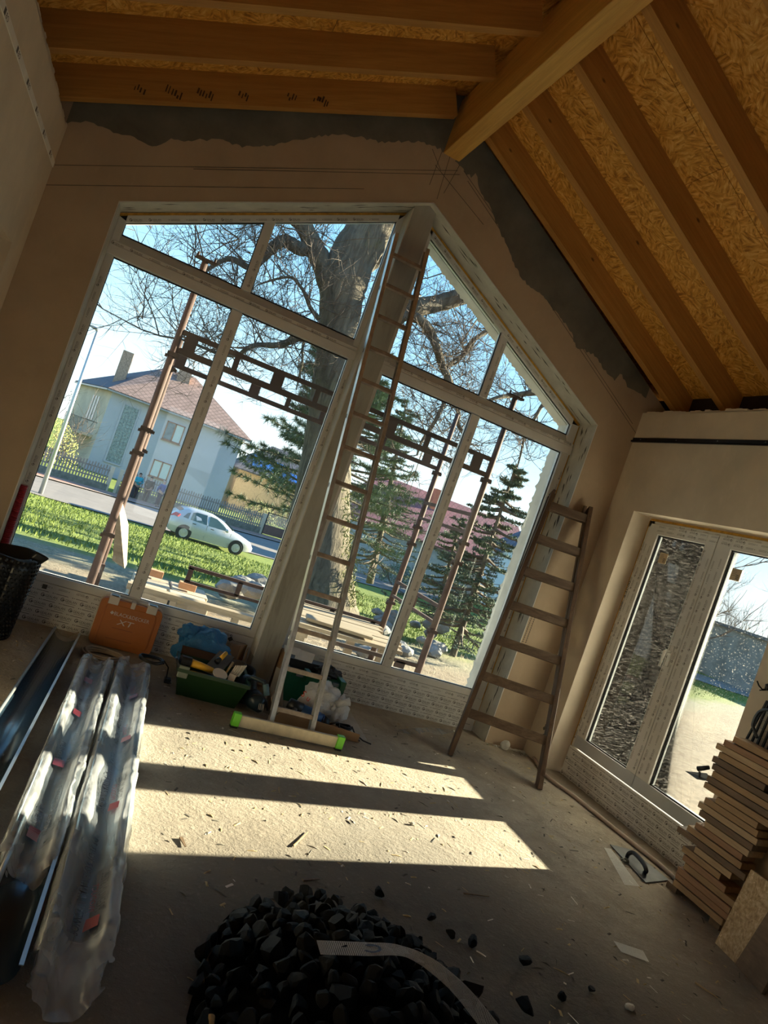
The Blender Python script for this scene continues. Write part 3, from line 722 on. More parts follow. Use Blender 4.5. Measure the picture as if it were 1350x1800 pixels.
LB = [([(575,470),(550,442),(525,436),(503,424),(485,430),(465,450),(440,470),(405,455),(370,470),(330,500)], [.17,.14,.125,.12,.10,.085,.06,.05,.035,.02], 13),
      ([(575,600),(545,590),(520,594),(505,602),(483,607),(455,606),(435,612),(415,625),(380,620),(330,600),(280,590)], [.16,.10,.085,.065,.055,.045,.04,.035,.03,.022,.015], 12.6),
      ([(640,590),(690,556),(720,543),(775,532),(830,516),(900,500),(980,470)], [.30,.24,.185,.175,.165,.15,.12], 13.1),
      ([(690,556),(715,556),(738,562),(757,585),(768,612),(778,645),(790,672),(784,700),(765,740),(742,775),(733,800)], [.12,.10,.10,.10,.085,.08,.07,.05,.04,.03,.02], 12.8),
      ([(784,655),(800,690),(806,730),(805,745),(822,775)], [.05,.05,.045,.045,.03], 12.8),
      ([(900,570),(862,580),(830,600),(815,622),(790,640),(780,650)], [.06,.05,.045,.04,.03,.02], 13.4),
      ([(840,590),(826,612),(815,625),(800,640),(786,642)], [.03,.03,.025,.02,.015], 13.4),
      ([(552,420),(520,395),(500,385),(470,380)], [.08,.06,.04,.03], 12.9),
      ([(560,560),(545,540),(535,515),(525,500),(510,487),(480,492),(455,500)], [.05,.035,.03,.03,.025,.02,.015], 12.5),
      ([(545,585),(533,605),(531,640),(525,665),(521,685)], [.03,.025,.02,.018,.01], 12.4),
      ([(1020,700),(975,693),(940,690),(905,695),(870,700),(830,720)], [.10,.07,.06,.05,.035,.02], 12),
      ([(975,693),(955,710),(940,735),(925,755),(915,800),(905,835)], [.04,.035,.035,.03,.02,.012], 12),
      ([(600,520),(640,480),(700,440),(760,430),(800,470)], [.12,.09,.07,.05,.03], 13.6)]
for pts, rad, d in LB:
    o, R = limb(b, [a13(p[0], p[1], d+(i%2)*.12) for i, p in enumerate(pts)], rad, 9, rt, .08); ends.append((o, R))
b.build('limb', M['bark'], ot, smooth=True)
b = MB()
for o, R in ends:
    ln = len(o)
    for i in range(4, ln, 2):
        for q in range(1 if (R[i] > .05 or i % 4) else 2):
            d = (o[min(i+2,ln-1)]-o[i-2]).normalized()*.5+Vector((rt.gauss(0,.8), rt.gauss(0,.5), rt.gauss(.15,.8)))
            twigs(b, o[i], d, rt.uniform(.5,1.3), min(.014, R[i]*.4), 2, rt)
for (px, py, ln) in ((330,500,1.6),(280,590,1.6),(440,470,1.4),(420,420,1.6),(350,420,1.5),(500,400,1.4),(480,500,1.2),(330,600,1.4),(400,600,1.2),(250,560,1.2),(640,470,1.5),(780,480,1.5),(840,560,1.5),(820,600,1.2),(740,520,1.4),(300,640,1.0),(480,570,1.1)):
    for q in range(2): twigs(b, a13(px, py, 12.8+rt.uniform(-.6,.6)), Vector((rt.gauss(-.5,.7), rt.gauss(0,.5), rt.gauss(.2,.7))), ln, .015, 2, rt)
tagp(b.build('twig', M['twig'], ot), kind='stuff')
# moss and ivy on the root flare
b = MB()
for i in range(700):
    t = rt.random()**.7; c = a13(612+rt.gauss(0,5)+rt.uniform(-2,30)*(t-.4)*(t>.4), 850+t*215, 12.35); s_ = rt.uniform(.02,.06)
    d = Vector((rt.gauss(0,1), -.4, rt.gauss(-.7,.8))).normalized()*s_*1.5; e = Vector((rt.gauss(0,1), 0, rt.gauss(0,1))).normalized()*s_*.3
    b.add([c, c+d+e, c+d*1.6-e], [(0,1,2)])
tagp(b.build('ivy', plain('yellow_green_ivy', (.16,.165,.03), .8, var=.4, bump=0), ot), kind='stuff')

def conifer(name, label, base, top, R0, levels, per, needle, mat, droop, seed, long_=False, trunk_r=.1, tz0=.1, col=None):
    rn = random.Random(seed); base = Vector(base); top = Vector(top); H = top-base
    t = root(name, label, 'tree', base)
    b = MB(); limb(b, [base-Vector((0,0,.3)), base+H*.33, base+H*.7, top], [trunk_r*1.25, trunk_r, trunk_r*.55, .012], 10, rn); b.build('trunk', M['bark'], t, smooth=True)
    bb = MB(); nb = MB(); V = []; Fc = []
    for l in range(levels):
        f = tz0+(1-tz0)*(l/levels); c = base+H*f; RL = R0*(1-f)**.8*rn.uniform(.8,1.15)+.12
        for k in range(per):
            f = min(.985, max(tz0*.8, tz0+(1-tz0)*((l+rn.uniform(-.6,.6))/levels))); c = base+H*f; RL = R0*(1-f)**.8*rn.uniform(.75,1.2)+.10
            a = rn.uniform(0, 6.283); L = RL*rn.uniform(.6,1.2)
            d = Vector((math.cos(a), math.sin(a), rn.uniform(-.1,.25))); pts = [c]
            n = 7
            for i in range(n):
                dz = droop*(.9-1.5*(i/n))*rn.uniform(.6,1.4) if not long_ else -.10+(.35*(i/n)**2)
                dd = Vector((d.x, d.y, d.z+(-dz if not long_ else dz))).normalized(); pts.append(pts[-1]+dd*L/n)
            bb.tube(pts, [.03*(1-.85*i/n)*(1 if not long_ else 1.4) for i in range(n+1)], 4, cap=False)
            # side shoots
            for i in range(2 if not long_ else 3, n+1):
                for sgn in (-1, 1) if not long_ else (-1, 1, 0):
                    sd = Vector((-d.y*sgn, d.x*sgn, 0)); dirn = (d*.8+sd*.9+Vector((0,0,rn.uniform(-.25,.25)))).normalized() if sgn else d
                    sl = L*.30*(1.15-i/n)+.06
                    p0 = pts[i]; p1 = p0+dirn*sl; bb.tube([p0, p1], [.008,.003], 3, cap=False)
                    if long_:
                        for q in range(2):
                            cc = p0.lerp(p1, .55+.45*q)
                            for s_ in range(needle):
                                nd = (dirn*.9+Vector((rn.gauss(0,.75), rn.gauss(0,.75), rn.gauss(0,.75)))).normalized()*rn.uniform(.14,.24)
                                e = nd.cross(Vector((rn.random(),rn.random(),1))).normalized()*.009
                                kk = len(V); V += [cc-e, cc+e, cc+nd]; Fc.append((kk, kk+1, kk+2))
                    else:
                        for s_ in range(needle):
                            cc = p0.lerp(p1, rn.random()); nd = (dirn*.6+Vector((rn.gauss(0,.7), rn.gauss(0,.7), rn.gauss(-.1,.6)))).normalized()*rn.uniform(.035,.065)
                            e = nd.cross(Vector((0,0,1))).normalized()*.011
                            kk = len(V); V += [cc-e, cc+e, cc+nd]; Fc.append((kk, kk+1, kk+2))
    bb.build('branch', M['bark'] if long_ else M['twig'], t)
    nb.add(V, Fc); tagp(nb.build('needle', mat, t), kind='stuff'); return t
M['pine'] = plain('pine_needles', (.095,.145,.095), .7, var=.35, scale=2, bump=0)
M['spruce'] = plain('spruce_needles', (.085,.13,.072), .75, var=.35, scale=3, bump=0)
conifer('pine_tree', 'broad long-needled pine spreading behind the big oak trunk', at(560,1010,1,18.5), at(640,560,1,18.5), 3.9, 21, 5, 20, M['pine'], 0, 4, True, .16, .22)
conifer('spruce_tree', 'small airy spruce on the lawn behind the right scaffold pole', at(797,1150,1,10.6), at(908,815,1,10.6), 1.28, 17, 6, 34, M['spruce'], .45, 6, trunk_r=.055, tz0=.16)
conifer('spruce_tree', 'low dark spruce growing left of the airy spruce', at(760,1105,1,16), at(812,905,1,16), 1.3, 13, 6, 30, M['spruce'], .4, 9, trunk_r=.06, tz0=.1)
conifer('spruce_tree', 'dense blue-green spruce just right of the oak trunk', at(655,1010,1,21), at(715,705,1,21), 1.9, 18, 7, 30, M['spruce'], .5, 12, trunk_r=.1, tz0=.08)

def bush(name, label, c, r, n, mat, seed, hgt=1.0, leafy=True, cat='bush', group=None):
    rn = random.Random(seed); c = Vector(c); t = root(name, label, cat, c, group)
    b = MB()
    for i in range(n):
        a = rn.uniform(0, 6.28); d = Vector((math.cos(a)*.7, math.sin(a)*.7, rn.uniform(.5,1.3))); twigs(b, c+Vector((math.cos(a)*r*.3, math.sin(a)*r*.3, 0)), d, r*hgt*rn.uniform(.6,1.1), .03, 2, rn, .6)
    tagp(b.build('branch', M['twig'], t), kind='stuff')
    if leafy:
        b = MB(); V = []; Fc = []
        for i in range(n*160):
            u = Vector((rn.gauss(0,1), rn.gauss(0,1), rn.gauss(0,1))).normalized()*r*rn.uniform(.6,1)**.5
            p = c+Vector((u.x, u.y, abs(u.z)*hgt+.1)); e = Vector((rn.gauss(0,1), rn.gauss(0,1), rn.gauss(0,1))).normalized()*.07; f = e.orthogonal().normalized()*.06
            k = len(V); V += [p-e, p+f, p+e]; Fc.append((k, k+1, k+2))
        b.add(V, Fc); tagp(b.build('leaf', mat, t), kind='stuff')
    return t
M['leaf_y'] = plain('yellow_green_leaves', (.36,.36,.10), .8, var=.35, scale=2, bump=0); M['leaf_d'] = plain('dark_leaves', (.055,.10,.04), .8, var=.4, scale=2, bump=0); M['leaf_g'] = plain('garden_leaves', (.24,.26,.10), .8, var=.4, scale=2, bump=0)
bush('hedge_shrub', 'yellowish budding shrub left of the two-storey house', (-5.2, 51, -2.6), 2.4, 12, M['leaf_y'], 1, 1.3)
bush('garden_bush', 'green garden bush behind the picket fence below the solar roof', (10.4, 54, -2.6), 1.5, 7, M['leaf_g'], 2, 1.3)
bush('garden_bush', 'olive garden bush beside the driveway gate', (14.2, 57.5, -2.6), 1.9, 8, M['leaf_g'], 3, 1.4)
bush('garden_bush', 'dark round evergreen bush in front of the red-roofed house', (17.6, 40.5, -2.4), 1.3, 8, M['leaf_d'], 4, 1.1)
bush('garden_bush', 'low bush on the far side of the street behind the pine', (15.5, 50, -2.7), 1.6, 7, M['leaf_d'], 6, 1.0)
# bare background trees, right of the door view and behind the houses
for i, (x, y, h, sd, lab) in enumerate(((50, 31, 6.4, 3, 'bare tree behind the grey garage, seen in the right door pane'), (58, 40, 8.0, 4, 'taller bare tree further behind the grey garage'), (50, 46, 6.0, 5, 'bare thicket behind the grey garage beside the door mullion'), (42, 46, 5.0, 8, 'bare bush at the left end of the grey garage'), (-9, 60, 5, 9, 'bare bush at the left edge behind the lamp post'))):
    rn = random.Random(sd); t = root('bare_tree', lab, 'tree', (x, y, gz(x, y))); b = MB()
    for k in range(6): twigs(b, (x+rn.uniform(-2,2), y+rn.uniform(-2,2), gz(x, y)), Vector((rn.gauss(0,.25), rn.gauss(0,.25), 1)), h*rn.uniform(.7,1), .07, 3, rn, .55, 3, .2)
    tagp(b.build('branch', M['twig'], t), kind='stuff')
# ---- oak seen through the door, swing hanging in front of it
o2 = root('oak_tree', 'thick leaning trunk close outside the balcony door', 'tree', (11, 12.2, -.4)); b = MB()
P = [at(1098,1256,0,11.0), at(1115,1195,0,11.0), at(1142,1110,0,11.0), at(1172,1030,0,11.0), at(1192,960,0,11.0), at(1205,915,0,11.0), at(1225,840,0,11.0)]
limb(b, [Vector((p.x, p.y+.45, p.z)) for p in P], [.90,.72,.64,.62,.60,.60,.58], 20, random.Random(5), .04); b.build('trunk', M['bark'], o2, smooth=True)
b = MB(); rn = random.Random(14)
for i in range(9):
    twigs(b, at(1222, 900+i*28, 0, 11.0)+Vector((0,-.1,0)), Vector((rn.gauss(0,.3),-1,rn.gauss(.5,.4))), rn.uniform(.8,1.5), .018, 1, rn, .5)
tagp(b.build('twig', M['twig'], o2), kind='stuff')
sw = root('swing', 'weathered board swing hanging on a white cord outside the door', 'swing', at(1110, 1245, 0, 7.6))
c = at(1112, 1247, 0, 7.6)
part('seat_board', wood('swing_board', (.36,.26,.16), (.52,.40,.27), 1, 12), sw, lambda b: b.box((c.x-.02, c.y-.24, c.z-.10), (c.x+.02, c.y+.24, c.z+.12)))
cm = plain('white_cord', (.75,.74,.70), .7, var=.05, bump=0)
q0 = at(1112, 1268, 0, 7.5); q1 = at(1153, 1118, 0, 7.5); q2 = at(1156, 1075, 0, 7.5)
part('cord', cm, sw, lambda b: (b.tube([q0, q0.lerp(q1,.5)+Vector((0,.02,0)), q1, q2, q2+Vector((0,0,3.4))], .009, 6), b.ico(q1, .03, 1, .2)))

# ---- houses
M['wall_pale'] = plain('pale_blue_render', (.46,.465,.52), .9, var=.07, scale=.5, bump=.1)
M['wall_cream'] = plain('cream_render', (.62,.51,.39), .9, var=.15, scale=.6, bump=.1)
def tilemat(name, c, sc=2.4, rough=.8):
    t = NT(name); v = t.mapping((sc, sc, sc), rot=(0,0,.785))
    br = t.n('ShaderNodeTexBrick'); br.inputs['Scale'].default_value = 1.0; br.inputs['Mortar Size'].default_value = .06; br.offset = 0
    br.inputs['Color1'].default_value = tuple(c)+(1,); br.inputs['Color2'].default_value = mul(c,.78)+(1,); br.inputs['Mortar'].default_value = mul(c,.35)+(1,)
    br.inputs['Brick Width'].default_value = .9; br.inputs['Row Height'].default_value = .9; t.l(v, br.inputs['Vector'])
    c2 = t.mix(t.ramp(t.noise(4, None, 5, .7), [(.45, 0.), (.7, .5)]), br.outputs[0], mul(c,.45))
    return t.done(t.bsdf(c2, rough, 0, t.bump(br.outputs['Fac'], .5, .02)))
M['tile'] = tilemat('brown_tiles', (.36,.235,.195)); M['tile_dark'] = tilemat('slate_tiles', (.10,.105,.14)); M['tile_red'] = tilemat('maroon_tiles', (.30,.115,.135), 3)
M['brick'] = plain('chimney_brick', (.38,.27,.20), .9, var=.4, scale=9, bump=.3)
M['wglass'] = plain('house_window_glass', (.16,.21,.24), .15, var=.3, scale=3, bump=0); M['wframe'] = plain('brown_window_frame', (.28,.13,.07), .6)
M['curtain'] = plain('pale_curtain', (.55,.62,.62), .9, var=.12, st=(8,1,1), scale=3, bump=0)
h = root('house', 'two-storey pale blue house with brown tiled hip roof and glass-block strip', 'house', (4, 60, -2.8))
fy, zb, ze = 58.0, -2.9, 3.75
part('wall', [M['wall_pale'], M['wall_cream']], h, lambda b: (b.add([(-2.6,fy,zb),(7.9,fy,zb),(7.9,70,zb),(-5.8,69,zb),(-2.6,fy,ze),(7.9,fy,ze),(7.9,70,ze),(-5.8,69,ze)], [(0,1,5,4),(1,2,6,5),(2,3,7,6)]), setattr(b,'cur',1), b.add([(-2.6,fy,zb),(-5.8,69,zb),(-5.8,69,ze),(-2.6,fy,ze)], [(1,0,3,2)])))
RA, RB = (0.4, 63.5, 7.05), (3.0, 63.5, 7.3)
part('roof', [M['tile'], M['tile_dark']], h, lambda b: (b.add([(-2.95,fy-.5,ze-.12),(8.5,fy-.5,ze-.12),RB,RA], [(0,1,2,3)]), b.add([(8.5,fy-.5,ze-.12),(8.5,70.5,ze-.12),(-6.3,69.5,ze-.12),RB,RA], [(0,1,3),(1,2,4,3)]), setattr(b,'cur',1), b.add([(-6.3,69.5,ze-.12),(-2.95,fy-.5,ze-.12),RA], [(0,1,2)])), solid=.12)
part('gutter', plain('zinc_gutter', (.30,.31,.32), .4, .3), h, lambda b: (b.beam((-2.95,fy-.55,ze-.2),(8.5,fy-.55,ze-.2),.12,.12), b.beam((-2.95,fy-.55,ze-.2),(-6.3,69.5,ze-.2),.12,.12)))
part('chimney', M['brick'], h, lambda b: b.box((-3.0,61.0,4.2), (-2.15,61.9,7.1)))
part('chimney', M['brick'], h, lambda b: b.box((1.55,62.0,5.8), (2.6,63.0,7.75)))
part('skylight', M['wglass'], h, lambda b: b.add([(.9,60.9,5.62),(1.75,60.9,5.66),(1.75,61.6,6.15),(.9,61.6,6.1)], [(0,1,2,3)]), solid=.08)
part('glass_block_strip', plain('glass_blocks', (.24,.30,.31), .3, var=.5, scale=14, bump=.3, bscale=9, bd=.05), h, lambda b: [b.box((-1.41+i*.265,fy-.04,-1.6+j*.283), (-1.16+i*.265,fy+.02,-1.335+j*.283)) for i in range(4) for j in range(16)])
part('strip_frame', M['wall_pale'], h, lambda b: (b.box((-1.55,fy-.07,-1.66),(-1.42,fy+.02,3.0)), b.box((-.34,fy-.07,-1.66),(-.26,fy+.02,3.0)), b.box((-1.55,fy-.1,-1.74),(-.26,fy+.02,-1.62))))
for (z0, z1) in ((1.40,2.90),(-1.68,-.30)):
    w = part('window', M['wframe'], h, lambda b: (b.box((1.9,fy-.05,z0),(3.33,fy+.01,z0+.09)), b.box((1.9,fy-.05,z1-.09),(3.33,fy+.01,z1)), b.box((1.9,fy-.05,z0),(1.99,fy+.01,z1)), b.box((3.24,fy-.05,z0),(3.33,fy+.01,z1)), b.box((2.56,fy-.05,z0),(2.68,fy+.01,z1)), b.box((1.85,fy-.14,z0-.08),(3.38,fy+.01,z0))))
    part('pane', M['wglass'] if z0 > 0 else M['curtain'], w, lambda b: b.box((1.99,fy-.02,z0+.09),(2.56,fy,z1-.09)))
    part('pane', M['curtain'], w, lambda b: b.box((2.68,fy-.02,z0+.09),(3.24,fy,z1-.09)))
# balcony on the cream side
nrm = Vector((-11,-3.2,0)).normalized(); al = Vector((-3.2,11,0)).normalized(); c0 = Vector((-2.6,fy,0))
bal = part('balcony', M['wall_cream'], h, lambda b: b.add([tuple(c0+al*t+nrm*s+Vector((0,0,z))) for z in (-.35,-.15) for t, s in ((1.2,0),(1.2,1.2),(7,1.2),(7,0))], [(0,1,2,3),(7,6,5,4),(0,4,5,1),(1,5,6,2),(2,6,7,3)]))
part('railing', plain('dark_railing', (.10,.10,.10), .6), bal, lambda b: (b.beam(c0+al*1.2+nrm*1.2+Vector((0,0,.85)), c0+al*7+nrm*1.2+Vector((0,0,.85)), .06,.06), b.beam(c0+al*1.2+nrm*0+Vector((0,0,.85)), c0+al*1.2+nrm*1.2+Vector((0,0,.85)), .06,.06), [b.beam(c0+al*(1.2+k*.29)+nrm*1.2+Vector((0,0,-.15)), c0+al*(1.2+k*.29)+nrm*1.2+Vector((0,0,.85)), .03,.03) for k in range(21)]))
part('window', M['wglass'], h, lambda b: [b.add([tuple(c0+al*t+nrm*.03+Vector((0,0,z))) for t, z in ((a,.9),(a+.5,.9),(a+.5,2.9),(a,2.9))], [(0,1,2,3)]) for a in (3.0,3.9,4.8)])
# plum roof house with solar collectors
h2 = root('house', 'low house with blue solar panels on a dark roof behind the gate', 'house', (14, 68, -2.8))
part('wall', plain('ochre_render', (.50,.36,.22), .9, var=.1), h2, lambda b: b.box((9.6,66,-2.9),(18.5,73.5,1.35)))
part('roof', M['tile_dark'], h2, lambda b: b.add([(9.1,65.4,1.2),(18.8,65.4,1.2),(18.8,73.8,1.2),(9.1,73.8,1.2),(12.5,70,4.3),(15.8,70,4.3)], [(0,1,5,4),(1,2,5),(2,3,4,5),(3,0,4)]), solid=.15)
def sol(b, x0, x1, v0, v1):
    P = []
    for (x, v) in ((x0,v0),(x1,v0),(x1,v1),(x0,v1)): P.append((x, 65.4+v*4.6-.05, 1.2+v*3.1+.16))
    b.add(P, [(0,1,2,3)])
msol = plain('blue_solar_glass', (.035,.13,.42), .15, var=.1, bump=0)
for k, (xa_, xb_, v0, v1) in enumerate(((10.6,11.65,.16,.50),(11.7,12.75,.16,.50),(12.8,13.85,.16,.50),(13.3,14.4,-.02+.1,.14+.1),(14.45,15.5,.1,.4))):
    part('solar_panel', msol, h2, lambda b: sol(b, xa_, xb_, v0, v1), solid=.08)
h3 = root('house', 'house with broad maroon tiled roof seen between the scaffold poles', 'house', (21, 47, -2.5))
part('wall', plain('grey_green_render', (.30,.33,.32), .9, var=.1), h3, lambda b: b.box((15.6,45.2,-2.8),(28.2,52,.9)))
part('roof', M['tile_red'], h3, lambda b: b.add([(15.3,44.6,.75),(29.5,44.6,.75),(29.2,48.5,4.3),(16.6,48.5,4.3),(15.3,52.6,.75),(29.5,52.6,.75)], [(0,1,2,3),(5,4,3,2),(0,3,4),(1,5,2)]), solid=.15)
part('chimney', plain('red_brick', (.55,.17,.10), .9, var=.2), h3, lambda b: b.box((20.9,47.2,3.2),(21.6,47.9,4.75)))
part('antenna', M['black'], h3, lambda b: (b.beam((19,48.4,4.2),(19,48.4,5.9),.05,.05), b.beam((26.2,48.4,4.2),(26.2,48.4,5.7),.05,.05)))
h4 = root('house', 'white gabled house between the spruces', 'house', (26, 44, -2))
part('wall', plain('white_render', (.72,.74,.76), .9, var=.05), h4, lambda b: b.prism([(24.6,-2.5),(29.4,-2.5),(29.4,2.0),(27.0,3.8),(24.6,2.0)], 41.5, 43.6, 1))
part('roof', M['tile_dark'], h4, lambda b: b.add([(24.3,41.2,1.9),(27.0,41.2,3.95),(29.7,41.2,1.9),(24.3,43.9,1.9),(27.0,43.9,3.95),(29.7,43.9,1.9)], [(0,1,4,3),(1,2,5,4)]), solid=.12)
h5 = root('house', 'grey-brown shingled hip roof house beside the window jamb', 'house', (31, 40, -2))
part('wall', M['wall_cream'], h5, lambda b: b.box((30.5,39,-2.5),(37,44.5,.6)))
part('roof', plain('grey_shingle', (.27,.225,.19), .9, var=.35, scale=4, st=(1,1,6), bump=.3), h5, lambda b: b.add([(30.0,38.4,.4),(37.6,38.4,.4),(37.6,45,.4),(30.0,45,.4),(32.5,41.5,3.4),(35.5,41.5,3.4)], [(0,1,5,4),(1,2,5),(2,3,4,5),(3,0,4)]), solid=.15)
gg = root('garage', 'long low grey garage across the side street', 'building', (40, 30, -.8))
part('wall', plain('weathered_grey_wall', (.27,.235,.195), .95, var=.3, scale=1.2, bump=.3), gg, lambda b: b.box((36,14,-1.6),(42,37.5,2.15)))
part('roof_edge', plain('dark_roof_felt', (.12,.115,.11), .9), gg, lambda b: b.box((35.8,13.8,2.15),(42.2,37.7,2.33)))
# ---- picket fence, gate, wall
fl_ = lambda x: 46.2+.42*x
fm = plain('grey_weathered_picket', (.30,.255,.225), .9, var=.25, scale=5, bump=0)
fence = root('picket_fence', 'grey wooden picket fence on a low stone wall along the pavement', 'fence', (2, fl_(2), -2.7))
part('base_wall', plain('rough_stone_base', (.22,.20,.17), .95, var=.35, scale=5, bump=.5, bscale=8, bd=.05), fence, lambda b: (b.beam((-9,fl_(-9),-2.55),(-.6,fl_(-.6),-2.55),.3,.4), b.beam((0,fl_(0),-2.5),(10.1,fl_(10.1),-2.5),.3,.5)))
part('rail', fm, fence, lambda b: [b.beam((a,fl_(a),z),(c_,fl_(c_),z),.05,.08) for a, c_ in ((-9,-.6),(0,10.1)) for z in (-2.1,-1.5)])
bb = MB()
for i in range(116):
    x = -9+i*.165
    if -.55 < x < .05: continue
    y = fl_(x)-.05; z0 = -2.33; z1 = -1.28+(.04*math.sin(i*1.7)); bb.prism([(x-.045,z0),(x+.045,z0),(x+.045,z1),(x,z1+.08),(x-.045,z1)], y-.012, y+.012, 1)
tagp(bb.build('picket', fm, fence), kind='stuff')
part('post', M['wall_cream'], fence, lambda b: [b.box((x-.12,fl_(x)-.12,-2.8),(x+.12,fl_(x)+.12,-1.2)) for x in (-.55,0.0,10.2)])
gate = root('driveway_gate', 'brown driveway gate with bars above a solid lower panel', 'gate', (11.6, fl_(11.6), -2.7))
part('panel', plain('brown_sheet', (.21,.12,.10), .6), gate, lambda b: b.beam((10.4,fl_(10.4),-2.3),(13.6,fl_(13.6),-2.3),.04,.7))
part('bar', M['wall_pale'], gate, lambda b: [b.beam((10.45+i*.13,fl_(10.45+i*.13),-1.95),(10.45+i*.13,fl_(10.45+i*.13),-1.05),.035,.035) for i in range(24)])
part('frame', M['black'], gate, lambda b: (b.beam((10.4,fl_(10.4),-1.06),(13.6,fl_(13.6),-1.06),.05,.05), b.beam((10.4,fl_(10.4),-2.75),(10.4,fl_(10.4),-1.0),.08,.08), b.beam((13.6,fl_(13.6),-2.75),(13.6,fl_(13.6),-1.0),.08,.08)))
# ---- street lamp
lp = at(70, 871, 1, 34.2); lamp = root('street_lamp', 'tall galvanised street lamp at the near edge of the street', 'lamp post', lp)
gm = plain('galvanised_steel', (.50,.52,.53), .45, .6, var=.08, bump=0); t0 = at(171, 583, 1, 34.0)
part('pole', gm, lamp, lambda b: b.tube([lp-Vector((0,0,.2)), lp.lerp(t0,.5), t0], [.11,.085,.06], 10), smooth=True)
part('lamp_head', plain('grey_lamp_head', (.22,.24,.26), .4, .4), lamp, lambda b: (b.tube([t0, t0+Vector((-.05,0,.10)), t0+Vector((-.25,0,.13))], [.06,.07,.07], 8), b.box((t0.x-.75,t0.y-.1,t0.z+.09), (t0.x-.2,t0.y+.1,t0.z+.17))), smooth=False)

# ---- car (heading +x)
cw = root('car', 'silver-white five-door hatchback parked in the street', 'car', (5.4, 34.35, -2.72))
cm_ = plain('silver_white_paint', (.44,.45,.47), .25, .25, var=.02, bump=0); cg = plain('car_glass', (.05,.09,.10), .08, var=.2, bump=0)
CX, CY, CZ, CH = 2.55, 34.55, -2.70, .13
def cpt(x, y, z):     # car space: x 0 rear .. 4.34 front, y - = near side
    c, s = math.cos(CH), math.sin(CH); return (CX+x*c-y*s, CY+x*s+y*c, CZ+z)
stn = [(0.0,.34,.80,.86,.74,.66),(.08,.26,.88,.98,.80,.68),(.35,.22,.93,1.22,.86,.64),(.62,.20,.95,1.40,.88,.62),(1.1,.18,.955,1.47,.90,.63),(1.7,.18,.94,1.485,.90,.64),(2.2,.18,.93,1.45,.90,.64),(2.65,.18,.925,1.30,.90,.62),(3.15,.19,.92,1.04,.88,.62),(3.35,.20,.90,.95,.87,.66),(3.8,.22,.80,.86,.84,.66),(4.15,.26,.66,.74,.76,.60),(4.32,.32,.50,.56,.62,.50)]
b = MB(); V = []; n = 11
for (x, zb_, zl, zt_, wb2, wt) in stn:
    ring = [(-wb2*.93,zb_),(-wb2*1.0,(zb_+zl)/2-.05),(-wb2,(zb_+zl)/2+.08),(-wb2*.965,zl),(-wt,zt_-.05),(-wt*.82,zt_),(wt*.82,zt_),(wt,zt_-.05),(wb2*.965,zl),(wb2,(zb_+zl)/2),(wb2*.93,zb_)]
    V += [cpt(x, y, z) for y, z in ring]
Fc = [(i*n+k, (i+1)*n+k, (i+1)*n+k+1, i*n+k+1) for i in range(len(stn)-1) for k in range(n-1)]
Fc += [tuple(range(n)), tuple(range(len(stn)*n-1, (len(stn)-1)*n-1, -1))]
b.add(V, Fc); b.build('body', cm_, cw, smooth=True, bevel=0)
def sidep(b, pts, off=.012):
    for sgn in (-1, 1):
        P = []
        for (x, z) in pts:
            # width at (x,z) by interpolation between belt and roof
            i = max(k for k in range(len(stn)) if stn[k][0] <= x+1e-6); i = min(i, len(stn)-2); t = (x-stn[i][0])/(stn[i+1][0]-stn[i][0])
            zl = stn[i][2]*(1-t)+stn[i+1][2]*t; zt_ = stn[i][3]*(1-t)+stn[i+1][3]*t-.05; wb2 = (stn[i][4]*(1-t)+stn[i+1][4]*t)*.965; wt = stn[i][5]*(1-t)+stn[i+1][5]*t
            k = max(0, min(1, (z-zl)/max(.01, zt_-zl))); w = wb2*(1-k)+wt*k+off; P.append(cpt(x, sgn*w, z))
        b.add(P, [tuple(range(len(P)))])
for pts in ([(.55,1.02),(.80,1.00),(.86,1.30),(.72,1.24)], [(.90,.99),(1.72,.965),(1.66,1.40),(1.15,1.39),(.96,1.33)], [(1.82,.96),(2.86,.955),(2.50,1.22),(2.15,1.37),(1.80,1.40)]):
    part('side_window', cg, cw, lambda b: sidep(b, pts))
part('rear_window', cg, cw, lambda b: b.add([cpt(.10,-.58,.98),cpt(.10,.58,.98),cpt(.52,.50,1.36),cpt(.52,-.50,1.36)], [(0,1,2,3)]), solid=.02)
part('windscreen', cg, cw, lambda b: b.add([cpt(3.16,-.60,1.06),cpt(3.16,.60,1.06),cpt(2.62,.52,1.35),cpt(2.62,-.52,1.35)], [(3,2,1,0)]), solid=.04)
tl = plain('red_tail_light', (.45,.02,.03), .3, var=.1, bump=0)
for sgn in (-1, 1): part('tail_light', tl, cw, lambda b: b.add([cpt(.02,sgn*.60,.93),cpt(.30,sgn*.84,.98),cpt(.40,sgn*.80,1.10),cpt(.20,sgn*.62,1.12)], [(0,1,2,3)]), solid=.05)
